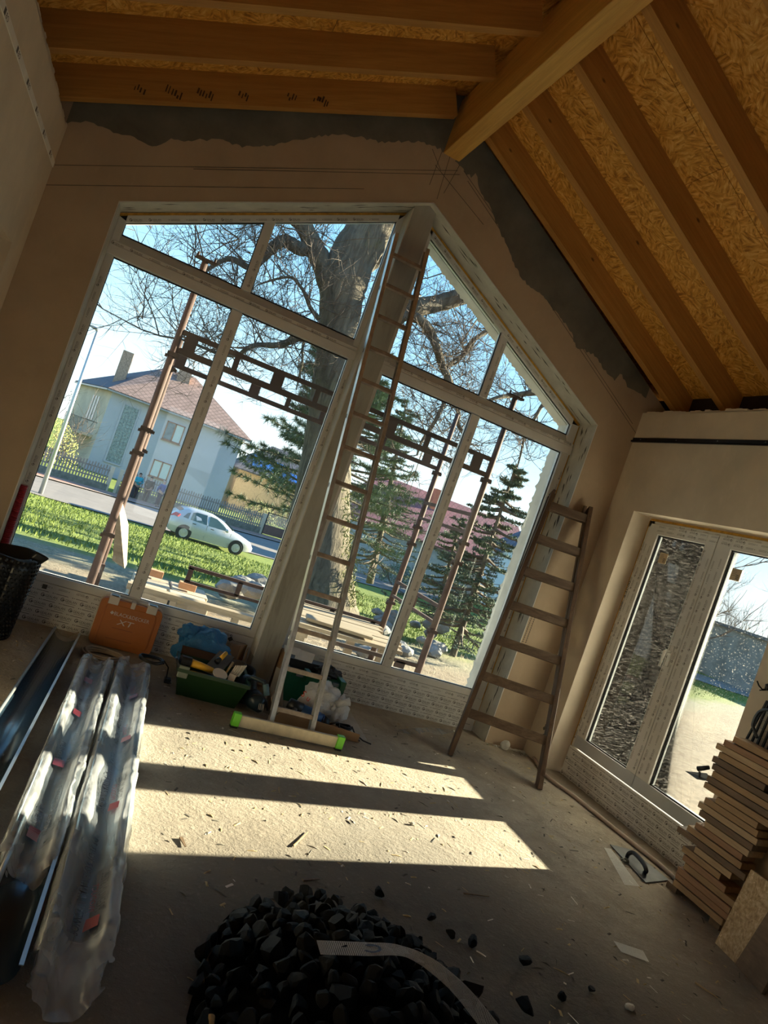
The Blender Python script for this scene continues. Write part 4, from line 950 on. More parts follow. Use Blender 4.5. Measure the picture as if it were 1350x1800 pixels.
for k, (wx, sgn) in enumerate(((.78,-1),(3.42,-1),(.78,1),(3.42,1))):
    c = cpt(wx, sgn*.80, .315); ax = Vector(cpt(0,sgn,0))-Vector(cpt(0,0,0))
    part('wheel_arch', M['seal'], cw, lambda b: b.lathe(cpt(wx, sgn*.87, .33), [(0,.0),(.375,0),(.375,.025),(0,.025)], 22, ax))
    wh = part('wheel', plain('tyre_rubber', (.03,.03,.03), .9, bump=0), cw, lambda b: b.lathe(c, [(.20,.07),(.30,.105),(.315,.08),(.315,-.08),(.2,-.1)], 22, ax), smooth=True)
    part('rim', plain('wheel_trim', (.45,.46,.47), .35, .5), wh, lambda b: (b.lathe(c, [(.0,.10),(.06,.112),(.19,.10),(.21,.108),(.215,.08)], 22, ax), [b.beam(Vector(c)+ax*.11, Vector(c)+ax*.105+Vector((math.cos(a)*math.cos(CH)*.2, math.cos(a)*math.sin(CH)*.2, math.sin(a)*.2)), .03, .02) for a in [i*2*math.pi/9 for i in range(9)]]))
part('door_handle', M['black'], cw, lambda b: (sidep(b, [(1.05,.84),(1.22,.84),(1.22,.87),(1.05,.87)], .03), sidep(b, [(1.95,.83),(2.12,.83),(2.12,.86),(1.95,.86)], .03)))
part('trim_strip', plain('grey_trim', (.2,.2,.2), .5), cw, lambda b: (sidep(b, [(1.0,.55),(2.95,.55),(2.95,.575),(1.0,.575)], .03), sidep(b, [(1.755,.25),(1.77,.25),(1.77,.95),(1.755,.95)], .028), sidep(b, [(2.98,.3),(2.995,.3),(2.995,.9),(2.98,.9)], .02)))
part('bumper_strip', M['black'], cw, lambda b: b.add([cpt(-.01,-.72,.50),cpt(-.01,.72,.50),cpt(-.01,.74,.60),cpt(-.01,-.74,.60)], [(0,1,2,3)]), solid=.03)
part('wing_mirror', cm_, cw, lambda b: [b.ico(cpt(2.72, s_*1.0, 1.0), .11, 2, 0, (1,.7,.8)) for s_ in (-1,1)], smooth=True)

# ---- people on the far pavement
skin = plain('skin', (.50,.30,.22), .7, var=.08, bump=0)
def person(label, feet, head_turn, top_c, leg_c, hair_c, arms, seed, coat=0.0, bald=False, face=0.0):
    f = Vector(feet); t = root('person', label, 'person', f)
    ca, sa = math.cos(face), math.sin(face)
    def q(x, y, z): return (f.x+x*ca-y*sa, f.y+x*sa+y*ca, f.z+z)      # y- = forwards
    def skinned(name, verts, edges, rad, mat, sub=2):
        me = bpy.data.meshes.new(name); me.from_pydata([tuple(Vector(v)-f) for v in verts], edges, []); me.materials.append(mat)
        o = bpy.data.objects.new(name, me); COL.objects.link(o); o.parent = t
        sk_ = o.modifiers.new('skin', 'SKIN')
        for i, r_ in enumerate(rad): me.skin_vertices[0].data[i].radius = (r_, r_*(.8 if r_ > .11 else 1)); me.skin_vertices[0].data[i].use_root = (i == 0)
        sk_.use_smooth_shade = True; su = o.modifiers.new('sub', 'SUBSURF'); su.levels = sub; su.render_levels = sub; return o
    def mk(n):
        me = bpy.data.meshes.new(n); return me
    # body: pelvis root, spine, neck, head, arms, legs in one surface
    Vs = [q(0,0,.95), q(0,0,1.18), q(0,.01,1.40), q(0,0,1.50), q(0,-.02,1.60), q(0,-.02,1.70)]
    E_ = [(0,1),(1,2),(2,3),(3,4),(4,5)]; Rd = [.15,.15,.16,.055,.085,.075]
    for s_, (el, hd) in zip((-1,1), arms):
        k = len(Vs); Vs += [q(s_*.20,0,1.42), q(s_*el[0],el[1],el[2]), q(s_*hd[0],hd[1],hd[2])]; E_ += [(2,k),(k,k+1),(k+1,k+2)]; Rd += [.065,.045,.035]
        k2 = k+2
        dv = (Vector(Vs[k2])-Vector(Vs[k+1])).normalized()
        for j in range(5):
            Vs.append(tuple(Vector(Vs[k2])+dv*(.09 if 0 < j < 4 else .06)+Vector((0,0,(j-2)*.018)))); E_.append((k2, len(Vs)-1)); Rd.append(.010)
    for s_ in (-1,1):
        k = len(Vs); Vs += [q(s_*.10,0,.86), q(s_*.11,-.01,.48), q(s_*.12,.02,.08), q(s_*.13,-.14,.03)]; E_ += [(0,k),(k,k+1),(k+1,k+2),(k+2,k+3)]; Rd += [.095,.065,.045,.035]
    bpy_me = skinned
    body = bpy.data.meshes.new('body'); body.from_pydata([tuple(Vector(v)-f) for v in Vs], E_, []); body.materials.append(skin)
    def finish(me, Rd, name, sub=2):
        o = bpy.data.objects.new(name, me); COL.objects.link(o); o.parent = t; sk_ = o.modifiers.new('skin', 'SKIN')
        for i, r_ in enumerate(Rd): me.skin_vertices[0].data[i].radius = (r_, r_); me.skin_vertices[0].data[i].use_root = (i == 0)
        sk_.use_smooth_shade = True; su = o.modifiers.new('sub', 'SUBSURF'); su.levels = sub; su.render_levels = sub; return o
    finish(body, Rd, 'body')
    # jacket over torso and arms
    JV = [q(0,0,.90-coat), q(0,0,1.18), q(0,.01,1.40), q(0,0,1.47)]; JE = [(0,1),(1,2),(2,3)]; JR = [.185,.195,.19,.10]
    for s_, (el, hd) in zip((-1,1), arms):
        k = len(JV); JV += [q(s_*.21,0,1.41), q(s_*el[0],el[1],el[2]), tuple(Vector(q(s_*hd[0],hd[1],hd[2])))]; JE += [(2,k),(k,k+1),(k+1,k+2)]; JR += [.085,.068,.052]
    me = bpy.data.meshes.new('jacket'); me.from_pydata([tuple(Vector(v)-f) for v in JV], JE, []); me.materials.append(plain('jacket_cloth', top_c, .8, var=.12, bump=0)); finish(me, JR, 'jacket')
    TV = [q(0,0,.98)]; TE = []; TR_ = [.175]
    for s_ in (-1,1):
        k = len(TV); TV += [q(s_*.10,0,.85), q(s_*.115,-.01,.48), q(s_*.12,.02,.10)]; TE += [(0,k),(k,k+1),(k+1,k+2)]; TR_ += [.115,.085,.065]
    me = bpy.data.meshes.new('trousers'); me.from_pydata([tuple(Vector(v)-f) for v in TV], TE, []); me.materials.append(plain('trouser_cloth', leg_c, .85, var=.1, bump=0)); finish(me, TR_, 'trousers')
    for s_ in (-1,1): part('shoe', M['black'], t, lambda b: b.ico(q(s_*.125,-.06,.05), .14, 2, 0, (.42,.95,.42)), smooth=True)
    hm = plain('hair', hair_c, .9, var=.2, bump=0)
    b = MB(); c = Vector(q(0,.012,1.665))
    for v in [0]:
        b.ico(c, .098, 3, 0, (.92,1.05,1.08))
        keep = [fc for fc in b.f if sum(b.v[i][2] for i in fc)/3 > c.z-(.02 if not bald else -.0) and not ((Vector(b.v[fc[0]])-c).dot(Vector(q(0,-1,0))-Vector(q(0,0,0))) > .045 and b.v[fc[0]][2] < c.z+.055)]
        if bald: keep = [fc for fc in keep if b.v[fc[0]][2] < c.z+.05]
        b.f = keep; b.mi = [0]*len(keep)
    b.build('hair', hm, t, smooth=True)
    part('face', skin, t, lambda b: (b.ico(q(0,-.108,1.635), .018, 1, 0, (.7,1,1.2)), b.ico(q(-.098,-.01,1.64), .022, 1, 0, (.5,1,1.4)), b.ico(q(.098,-.01,1.64), .022, 1, 0, (.5,1,1.4))), smooth=True)
    part('eye', M['seal'], t, lambda b: (b.ico(q(-.032,-.098,1.665), .010, 1), b.ico(q(.032,-.098,1.665), .010, 1)))
    part('mouth', tl, t, lambda b: b.ico(q(0,-.098,1.595), .02, 1, 0, (1.2,.4,.35)))
    return t
person('person in a turquoise jacket with folded arms, leftmost of the three', at(232,878,1,46.3), 0, (.02,.36,.44), (.035,.04,.055), (.05,.035,.03), (((.30,-.06,1.18),(.02,-.22,1.20)),((.30,-.06,1.16),(-.02,-.23,1.15))), 1, face=.5)
person('person in a black jacket turned away, between the other two', at(252,884,1,46.0), 0, (.025,.03,.028), (.03,.035,.045), (.04,.03,.025), (((.30,.04,1.16),(.24,-.10,.98)),((.29,.06,1.15),(.22,-.05,.93))), 2, coat=.08, face=2.6)
person('grey-haired person in a dark blue jacket beside the window mullion', at(274,891,1,45.2), 0, (.05,.09,.24), (.03,.035,.06), (.45,.43,.40), (((.28,.10,1.15),(.12,.20,1.0)),((.28,.10,1.15),(.10,.2,.98))), 3, bald=True, face=.9)

# ---- scaffold
M['rust'] = plain('rusty_scaffold_tube', (.075,.045,.038), .8, .1, var=.4, scale=7, bump=.3)
M['rust_dark'] = plain('dark_rusty_beam', (.045,.028,.022), .85, .1, var=.35, scale=7, bump=.3)
M['plank_out'] = wood('weathered_plank', (.27,.215,.145), (.40,.335,.24), 0, 9, knots=False)
sc_ = root('scaffold', 'rusty tube scaffold bay standing just outside the gable window', 'scaffold', (1.6, 6.6, -.3))
def coupler(b, x, y, z): b.box((x-.040,y-.04,z-.016), (x+.040,y+.04,z+.016)); b.box((x+.03,y-.015,z-.022), (x+.058,y+.015,z+.008)); b.box((x-.052,y-.015,z-.035), (x-.03,y+.015,z-.01))
for (x, y, top) in ((.055,6.0,2.96),(.10,7.2,2.45),(3.11,6.0,3.0),(3.12,7.2,2.86)):
    part('pole', M['rust'], sc_, lambda b: b.tube([(x,y,-.28),(x,y,1.4),(x,y,top)], [.034,.032,.026 if y<7 else .024], 12), smooth=True)
    part('base_plate', M['rust_dark'], sc_, lambda b: (b.box((x-.08,y-.08,-.31),(x+.08,y+.08,-.295)), b.box((x-.05,y-.05,-.295),(x+.05,y+.05,-.06))))
    part('coupler', M['rust_dark'], sc_, lambda b: [coupler(b, x, y, z) for z in (.62,1.32,1.52,2.16) if z < top-.1])
    if y < 7: part('head_bracket', M['rust_dark'], sc_, lambda b: (b.box((x-.085,y-.03,top),(x+.085,y+.03,top+.018)), b.tube([(x-.07,y,top),(x-.07,y,top+.05)],.010,6), b.tube([(x+.07,y,top),(x+.07,y,top+.05)],.010,6)))
for y in (6.0, 7.2):
    def lat(b, y=y):
        b.beam((.08,y,2.36),(3.1,y,2.36),.032,.04); b.beam((.08,y,2.205),(3.1,y,2.205),.032,.045)
        for i, x in enumerate((.16,.55,.92,1.28,1.66,2.02,2.4,2.95)): b.beam((x,y,2.2),(x,y,2.36),.10 if i in (0,2,5,7) else .045,.03,up=(0,1,0))
    part('lattice_beam', M['rust_dark'], sc_, lat)
    def lat2(b, y=y):
        z0, z1 = ((.21,.36) if y > 7 else (.11,.26))
        b.beam((.9 if y>7 else 2.2,y,z1),(3.1,y,z1),.03,.035); b.beam((.9 if y>7 else 2.2,y,z0),(3.1,y,z0),.03,.03)
        for x in ((.93,1.45,1.95,2.5,3.0) if y > 7 else (2.9,)): b.beam((x,y,z0),(x,y,z1),.05 if y>7 else .10,.03,up=(0,1,0))
    part('guard_frame', M['rust'] if y > 7 else M['rust_dark'], sc_, lat2)
part('end_frame', M['rust'], sc_, lambda b: (b.beam((.08,6,.28),(.08,7.2,.28),.03,.035), b.beam((.08,6,.05),(.08,7.2,.05),.03,.035), b.beam((.09,6.5,.05),(.09,6.5,.28),.08,.03), b.beam((3.11,6.0,1.8),(3.11,7.2,1.8),.03,.035), b.beam((3.11,6.0,1.62),(3.11,7.2,1.62),.03,.03), b.beam((3.11,6.0,.86),(3.11,7.2,.86),.03,.035), b.beam((3.11,6,.70),(3.11,7.2,.70),.03,.03), b.beam((3.11,6.6,.70),(3.11,6.6,.86),.03,.03)))
def plank_thing(label, pts, th_, mat=None, nm='plank', cat='plank', group=None, z=None):
    c = sum((Vector(p) for p in pts), Vector())/len(pts); t = root(nm, label, cat, c, group)
    b = MB(); P = [Vector(p) for p in pts]; n_ = (P[1]-P[0]).cross(P[3]-P[0]).normalized()*th_; b.add(P+[p+n_ for p in P], [(3,2,1,0),(4,5,6,7),(0,1,5,4),(1,2,6,5),(2,3,7,6),(3,0,4,7)])
    b.build('board', mat or M['plank_out'], t, bevel=.003); return t
# deck of boards on the scaffold
dk = root('scaffold_deck', 'pale plank platform lying across the scaffold beside the oak', 'platform', (2.5, 6.7, .3))
for i in range(6):
    ya, yb_ = 6.12+i*.19, 6.30+i*.19
    part('plank', M['plank_out'], dk, lambda b: b.box((1.75+(i%2)*.06,ya,.29+.004*(i%3)), (2.95+(i%3)*.07,yb_,.325+.004*(i%3))), bevel=.003)
part('trestle_leg', M['plank_out'], dk, lambda b: [b.box((x,y,-.3),(x+.09,y+.05,.29)) for x in (1.9,2.75) for y in (6.2,7.1)])
plank_thing('short loose board lying on top of the plank platform', [(1.95,6.22,.345),(2.62,6.15,.345),(2.66,6.33,.345),(1.99,6.42,.345)], .03)
plank_thing('pale board leaning upright against the left scaffold pole', [at(197,985,1,6.9), at(219,1000,1,6.9), at(222,930,1,6.85), at(208,878,1,6.7)], -.09)
tk = root('trestle', 'sandy wooden trestle beam with legs behind the left window', 'trestle', (1.1, 6.35, -.3))
part('top_beam', M['plank_out'], tk, lambda b: b.box((.35,6.33,.16),(2.05,6.43,.215)))
part('leg', M['plank_out'], tk, lambda b: b.box((.80,6.35,-.3),(.90,6.41,.16))); part('leg', M['plank_out'], tk, lambda b: b.box((1.32,6.35,-.3),(1.38,6.41,.16)))
tb_ = root('slab_stack', 'stack of pale sand-covered concrete slabs beyond the left windows', 'slabs', (.75, 7.4, -.3))
for i, (x, y) in enumerate(((.46,7.75),(.90,7.75),(.50,8.25),(.94,8.25))): part('slab', plain('sandy_slab', (.40,.34,.25), .9, var=.12, scale=4, bump=.3), tb_, lambda b: b.box((x,y,-.30),(x+.42,y+.47,-.12+.01*(i%2))), bevel=.008)
rb = random.Random(3)
mbk = plain('orange_brick', (.60,.30,.15), .9, var=.2)
for i, (x, y) in enumerate(((.62,8.55),(1.0,8.30))):
    o = MB(); o.box((x,y,-.088),(x+.2,y+.1,-.01)); t_ = o.build('brick', mbk, bevel=.004); tagp(t_, ('orange brick lying at the back edge of the slabs','second orange brick on the slabs behind the mullion')[i], 'brick')
plank_thing('small pale board lying on the sand beside the pole foot', [(-.12,6.05,.03),(.0,6.0,.03),(.02,6.35,.03),(-.14,6.35,.03)], .02)
M['stone'] = plain('limestone_rubble', (.21,.205,.19), .95, var=.3, scale=6, bump=.8, bscale=9, bd=.03)
for i in range(34):
    if i < 12: px, py, yy = rb.uniform(405,478), rb.uniform(1018,1045), rb.uniform(8.6,9.6)
    else: px, py, yy = rb.uniform(640,775), rb.uniform(1072,1150), 0
    c = at(px, py-6, 1, yy) if yy else None
    if c is None:
        c = at(px, py, 2, -.22); 
        if c.y > 12: c = at(px, py, 1, 11.5)
    s_ = rb.uniform(.08,.17); o = MB(); zz = gz(c.x, c.y)+s_*.45; o.ico((c.x, c.y, max(zz, min(c.z, zz+.3))), s_, 2, .16, (1.2,.9,.75), rb)
    t_ = o.build('rubble_stone', M['stone']); tagp(t_, ('rough pale rubble stone heaped beside the left scaffold rail' if i < 12 else 'rough grey rubble stone in the pile beyond the plank platform'), 'stone', 'rubble stones outside the left windows' if i < 12 else 'rubble stones beyond the platform')
b = MB(); o = b; c = at(100, 940, 1, 5.9); b.add([tuple(c+Vector(v)) for v in ((-.14,0,-.12),(.02,.02,-.16),(.03,.05,.05),(-.02,0,.14),(-.1,.03,.1))], [(0,1,2,3,4)])
# ================================================================ THINGS IN THE ROOM
def fl(px, py, z=0.0): return at(px, py, 2, z)
def quadbox(b, P, th):
    P = [Vector(p) for p in P]; n_ = (P[1]-P[0]).cross(P[3]-P[0]).normalized()*th
    b.add(P+[p+n_ for p in P], [(3,2,1,0),(4,5,6,7),(0,1,5,4),(1,2,6,5),(2,3,7,6),(3,0,4,7)])
# ---- aluminium ladder
alu = plain('worn_aluminium', (.62,.61,.58), .38, .75, var=.22, scale=14, bump=.2, st=(4,4,1)); rung_m = plain('dusty_rung', (.40,.33,.27), .55, .4, var=.3, scale=20, bump=.2)
A0, B0, A1, B1 = Vector((1.300,4.16,.012)), Vector((1.592,4.145,.012)), Vector((1.215,5.026,3.485)), Vector((1.502,5.026,3.488))
lad = root('aluminium_ladder', 'tall aluminium rung ladder leaning on the grey centre post', 'ladder', (1.44, 4.15, 0))
upn = (A1-A0).cross(B0-A0).normalized()
for P, Q, sd in ((A0, A1, -1), (B0, B1, 1)):
    dx = Vector((1,0,0))
    def stile(b, P=P, Q=Q, sd=sd):
        b.beam(P, Q, .006, .062, up=upn); o = dx*(-sd*.012)
        b.beam(P+o+upn*.028, Q+o+upn*.028, .028, .005, up=upn); b.beam(P+o-upn*.028, Q+o-upn*.028, .028, .005, up=upn)
    part('stile', alu, lad, stile)
    part('foot_cap', M['black'] if False else alu, lad, lambda b: b.beam(P-Vector((0,0,.01)), P.lerp(Q, .012), .03, .066, up=upn))
for k in range(14):
    t = (.13+k*.2538)/3.59; p = A0.lerp(A1, t)+Vector((.004,0,0)); q = B0.lerp(B1, t)-Vector((.004,0,0))
    part('rung', rung_m, lad, lambda b: b.beam(p, q, .030, .028, up=upn), bevel=.004)
    if k % 2 == 0: part('slot', M['seal'], lad, lambda b: b.beam(p-Vector((.0085,0,0))+Vector((0,0,-.05)), p-Vector((.0085,0,0))+Vector((0,.003,-.02)), .001, .012, up=upn))
yel = plain('pale_crossbar', (.60,.53,.38), .5, .2, var=.2, scale=12, bump=.15)
part('stabiliser_bar', yel, lad, lambda b: b.beam((1.09,4.095,.047), (1.76,4.10,.047), .022, .072), bevel=.003)
grn = plain('lime_green_plastic', (.16,.62,.03), .4, var=.08, bump=0)
for x in (1.078, 1.768):
    c_ = part('end_cap', grn, lad, lambda b: b.box((x-.024,4.075,.012), (x+.024,4.12,.092)), bevel=.004)
    part('rubber_foot', M['black'], c_, lambda b: b.box((x-.022,4.078,0), (x+.02,4.118,.013)))
# ---- wooden folding ladder
wl_m = wood('old_ladder_wood', (.085,.05,.03), (.17,.105,.062), 2, 12, knots=False, rough=.7); wt_m = wood('ladder_tread_wood', (.10,.062,.036), (.20,.135,.085), 0, 11, rough=.7)
wl_ = root('wooden_ladder', 'old brown wooden folding ladder leaning beside the right window jamb', 'ladder', (3.1, 4.3, 0))
LF, RF, LT, RT = Vector((2.80,4.475,.0)), Vector((3.425,4.185,.0)), Vector((3.175,4.93,2.14)), Vector((3.565,4.93,2.15))
wn_ = (LT-LF).cross(RF-LF).normalized()
for P, Q in ((LF, LT), (RF, RT)):
    part('stile', wl_m, wl_, lambda b: b.beam(P, Q, .036, .066, up=wn_), bevel=.004)
    off = Vector((.035,.075,0)); Q2 = Q+Vector((.0,.035,-.03))
    part('rear_stile', wl_m, wl_, lambda b: b.beam(P+off*.85, Q2, .028, .05, up=wn_), bevel=.004)
part('hinge_peg', wl_m, wl_, lambda b: (b.tube([RT+Vector((-.045,.0,-.09)), RT+Vector((-.05,.0,.0))], [.018,.016], 10), b.tube([LT+Vector((.0,.02,-.02)), LT+Vector((.02,.02,.04))], [.02,.012], 8)))
for k in range(7):
    t = .152+k*.1335; p = LF.lerp(LT, t); q = RF.lerp(RT, t)
    part('tread', wt_m, wl_, lambda b: b.beam(p+(q-p)*.02, q-(q-p)*.02, .030, .070, up=(LT-LF).normalized()), bevel=.004)
    part('rear_tread', wl_m, wl_, lambda b: b.beam(p+Vector((.02,.05,-.03)), q+Vector((.0,.05,-.03)), .02, .02, up=(LT-LF).normalized()))
ch = at(938, 1076, 1, 4.93); part('chain', M['seal'], wl_, lambda b: [b.tube([ch+Vector((dx,0,-k*.018)), ch+Vector((dx-.0005*k,0,-k*.018-.011))], .0028, 5) for dx in (0,.03) for k in range(15)])
# ---- gutters
gut_m = plain('blue_black_coated_steel', (.028,.050,.072), .22, .35, var=.15, bump=.04)
gin = plain('grey_coated_edge', (.35,.37,.38), .3, .6, var=.15, bump=0)
def gutter(label, p, q, r, rim=True):
    p = Vector(p); q = Vector(q); t = root('roof_gutter', label, 'gutter', (p+q)/2-Vector((0,0,r)))
    d = (q-p).normalized(); s = d.cross(Vector((0,0,1))).normalized(); b = MB(); V = []; n = 18
    for c in (p, q):
        for i in range(n+1):
            a = math.pi+math.pi*i/n; V.append(c+s*math.cos(a)*r*1.05+Vector((0,0,1))*math.sin(a)*r)
    b.add(V, [(i, i+1, n+2+i, n+1+i) for i in range(n)]); b.build('channel', gut_m, t, smooth=True, solid=.0025)
    part('bead', gin, t, lambda b: b.tube([p+s*r*1.05, q+s*r*1.05], .009, 8), smooth=True)
    part('lip', gin, t, lambda b: b.beam(p-s*r*1.05+Vector((0,0,.003)), q-s*r*1.05+Vector((0,0,.003)), .012, .003)); return t
gutter('dark blue half-round gutter lying on the floor left of the plastic bags', (.015,4.93,.085), (-.165,1.75,.085), .075)
part('torn_tape', plain('masking_tape', (.42,.36,.25), .9, var=.2, bump=.2), bpy.data.objects['roof_gutter'], lambda b: b.tube([(-.05,4.95,.075),(-.02,4.965,.04),(.03,4.965,.035),(.085,4.96,.085)], .012, 6, flat=.3), smooth=True)
gutter('second dark gutter sticking out below the left plastic bag', (.165,2.75,.085), (.105,1.88,.085), .066)
# ---- wrapped gutter packs
def film_mat():
    t = NT('clear_packing_film'); tr = t.n('ShaderNodeBsdfTransparent'); tr.inputs[0].default_value = (.92,.95,.97,1)
    n1 = t.noise(6, t.mapping((1.6,.4,1)), 3, .5, .8); n2 = t.noise(16, t.mapping((1,1.2,1)), 3, .5, 1.0)
    nb = t.bump(n1, .55, .03); nb = t.bump(n2, .3, .010, nb)
    pb = t.bsdf((.90,.94,.99), .16, 0, nb, Specular_IOR_Level=.9)
    tl_ = t.n('ShaderNodeBsdfTranslucent'); tl_.inputs[0].default_value = (.8,.83,.85,1); t.l(nb, tl_.inputs['Normal'])
    m0 = t.n('ShaderNodeMixShader'); m0.inputs[0].default_value = .25; t.l(pb, m0.inputs[1]); t.l(tl_.outputs[0], m0.inputs[2])
    m1 = t.n('ShaderNodeMixShader'); fc = t.ramp(n1, [(.38, .22), (.62, .46)]); t.l(fc, m1.inputs[0]); t.l(tr.outputs[0], m1.inputs[1]); t.l(m0.outputs[0], m1.inputs[2])
    return t.done(m1.outputs[0])
M['film'] = film_mat(); M['fprint'] = plain('dark_film_print', (.02,.018,.03), .4, var=.1, bump=0); M['fred'] = plain('red_film_print', (.30,.03,.04), .4, var=.1, bump=0)
M['slate'] = plain('blue_grey_gutter_steel', (.10,.165,.225), .3, .3, var=.12, bump=.04)
def pack(label, p, q, w, hgt, seed, prints, sag=.055):
    p = Vector(p); q = Vector(q); L = (q-p).length; d = (q-p).normalized(); s = Vector((0,0,1)).cross(d).normalized(); rn = random.Random(seed)
    t = root('wrapped_gutter_pack', label, 'plastic bag', (p+q)/2)
    def top(u):      # film height across, u -1..1
        return hgt-(sag*(1-min(1, abs(u)/.62)**2.2) if abs(u) < .62 else 0)
    def surf(a, v):  # a 0..1 around, v 0..1 along
        e = min(1, min(v, 1-v)/.035); pin = .80+.2*e
        if a < .22: k = a/.22; x = -1-.07*math.sin(k*math.pi); z = .004+k*(hgt-.012)
        elif a > .78: k = (a-.78)/.22; x = 1+.07*math.sin(k*math.pi); z = .004+(1-k)*(hgt-.012)
        else:
            u = (a-.22)/.56*2-1; x = u; z = top(u)
        y = v*L; n_ = mnoise.noise(Vector((x*2.2+seed*7, y*5, z*9)))*.010+mnoise.noise(Vector((x*4+seed*3, y*13, z*20)))*.003+max(0,mnoise.noise(Vector((x*2, y*26+seed, 1)))-.15)*.016*(1 if abs(x) > .7 else .15)
        z = max(.003, (z+n_*(1 if z > .02 else 0))*(.35+.65*e) if e < 1 else z+n_*(1 if z > .02 else 0))
        return p+d*y+s*(x*w/2*pin+n_*.6)+Vector((0,0,z))
    b = MB(); b.grid(surf, 44, 150); b.build('film', M['film'], t, smooth=True)
    # steel channel inside, open upwards
    b = MB(); V = []; n = 16; prof_ = []
    for i in range(n+1):
        a = math.pi+math.pi*i/n; prof_.append((math.cos(a)*w*.44, .012+(hgt-.03)*(1+math.sin(a))))
    for v in (.03, .975):
        c = p+d*(L*v)
        for x, z in prof_: V.append(c+s*x+Vector((0,0,z)))
    b.add(V, [(i, i+1, n+2+i, n+1+i) for i in range(n)]); b.build('gutter_channel', M['slate'], t, smooth=True, solid=.003)
    # crumpled open film end nearest the camera, and a loose frill at the far end
    def frill(b, v0, sgn, ln, amp):
        nu, nv = 48, 14
        def f(i, j):
            a = i; k = j; base = surf(.1+.8*a, v0); bulge = math.sin(a*math.pi)
            wv = mnoise.noise(Vector((a*5+seed, k*4, 0)))*amp*k*.7+mnoise.noise(Vector((a*9+seed, k*6, 3)))*amp*.35*k
            return base+d*(sgn*ln*k*(.5+.6*bulge))+Vector((0,0,max(-base.z+.004, -hgt*.6*k*bulge*(1 if sgn > 0 else -.1)+wv)))+s*wv
        b.grid(f, nu, nv)
    part('crumpled_end', M['film'], t, lambda b: (frill(b, .985, 1, .13, .035), frill(b, .965, 1, .09, .03)), smooth=True)
    part('crumpled_end', M['film'], t, lambda b: frill(b, .02, -1, .08, .04), smooth=True)
    bp = MB(); br = MB()
    def lay(u, y, z_=.004): return lambda P: surf(.5, 0)
    def mapf(pt):
        u = pt.x; y = pt.y; a = .22+(u+1)/2*.56; c = surf(a, y/L); return c+Vector((0,0,.009))
    for (txt, u0, y0, size, wid, col) in prints:
        bp = MB(); br = MB()
        V_, F_, w_ = text_geo(txt) if txt else (None, None, None)
        bb_ = br if col else bp
        if txt: bb_.add([mapf(Vector((u0+v[1]*size/(w*.5), y0-v[0]*wid/w_, 0))) for v in V_], F_)
        else:
            n = 6; bb_.add([mapf(Vector((u0+(size/(w*.5))*(i%2), y0-wid*(i//2)/n, 0))) for i in range(2*n+2)], [(2*i, 2*i+1, 2*i+3, 2*i+2) for i in range(n)])
        if bp.v: bp.build('black_print', M['fprint'], t)
        if br.v: br.build('red_print', M['fred'], t)
    return t
pr = []
for y0 in (2.60, 1.92, 1.28, .70): 
    pr += [('POWERFUL PANTILE FOR YOUR ROOF', -.24, y0, .034, .54, 0), (None, .12, y0-.02, .034, .05, 1), ('PREMIUM STEEL', .34, y0-.09, .026, .20, 0), ('PRODUCT', .12, y0-.10, .024, .14, 1)]
pack('right plastic-wrapped gutter pack in the sun patch, with red and black print', (.455,4.60,0), (.300,1.90,0), .195, .135, 2, [(a, u, 2.70-y, c_, d_, e_) if False else (a, u, y, c_, d_, e_) for a, u, y, c_, d_, e_ in pr])
pl = []
for y0 in (2.05, 1.50, .95, .45): pl += [(None, -.35, y0, .04, .07, 1), ('PREMIUM', -.30, y0-.09, .030, .16, 0), ('IS A PREMIUM STEEL PRODUCT', .15, y0-.05, .022, .34, 0)]
pack('left plastic-wrapped gutter pack next to the open dark gutter', (.235,4.50,0), (.125,2.34,0), .175, .125, 5, pl)
# ---- coil of hose and black cable behind the packs
def coil(name, label, cat, c, r, rad, turns, mat, seed, ex=1.0, lift=.012, extra=None):
    rn = random.Random(seed); t = root(name, label, cat, c); pts = []
    N = turns*22
    for i in range(N):
        a = i/22*2*math.pi; k = r*(1+.10*math.sin(i*.13+seed)+rn.uniform(-.01,.01)); pts.append((c[0]+math.cos(a)*k, c[1]+math.sin(a)*k*ex, c[2]+rad+lift*(i/22)*.5+.004*math.sin(a*2+i*.02)))
    if extra: pts += extra
    part('strand', mat, t, lambda b: b.tube(pts, rad, 6), smooth=True); return t
coil('hose_coil', 'beige coiled hose lying in front of the orange case', 'hose', (.27,4.79,0), .125, .0075, 6, plain('beige_hose', (.36,.29,.21), .6, bump=0), 1, .9)
t = coil('cable_coil', 'black looped cable with plug lying over the far ends of the plastic packs', 'cable', (.535,4.50,.145), .075, .0042, 4, M['seal'], 2, .9, extra=[(.66,4.55,.12),(.68,4.62,.03),(.69,4.66,.012)])
part('plug', M['black'], t, lambda b: (b.box((.672,4.60,0),(.712,4.65,.03)), b.tube([(.70,4.60,.015),(.715,4.575,.015)], .003, 6)), bevel=.005)
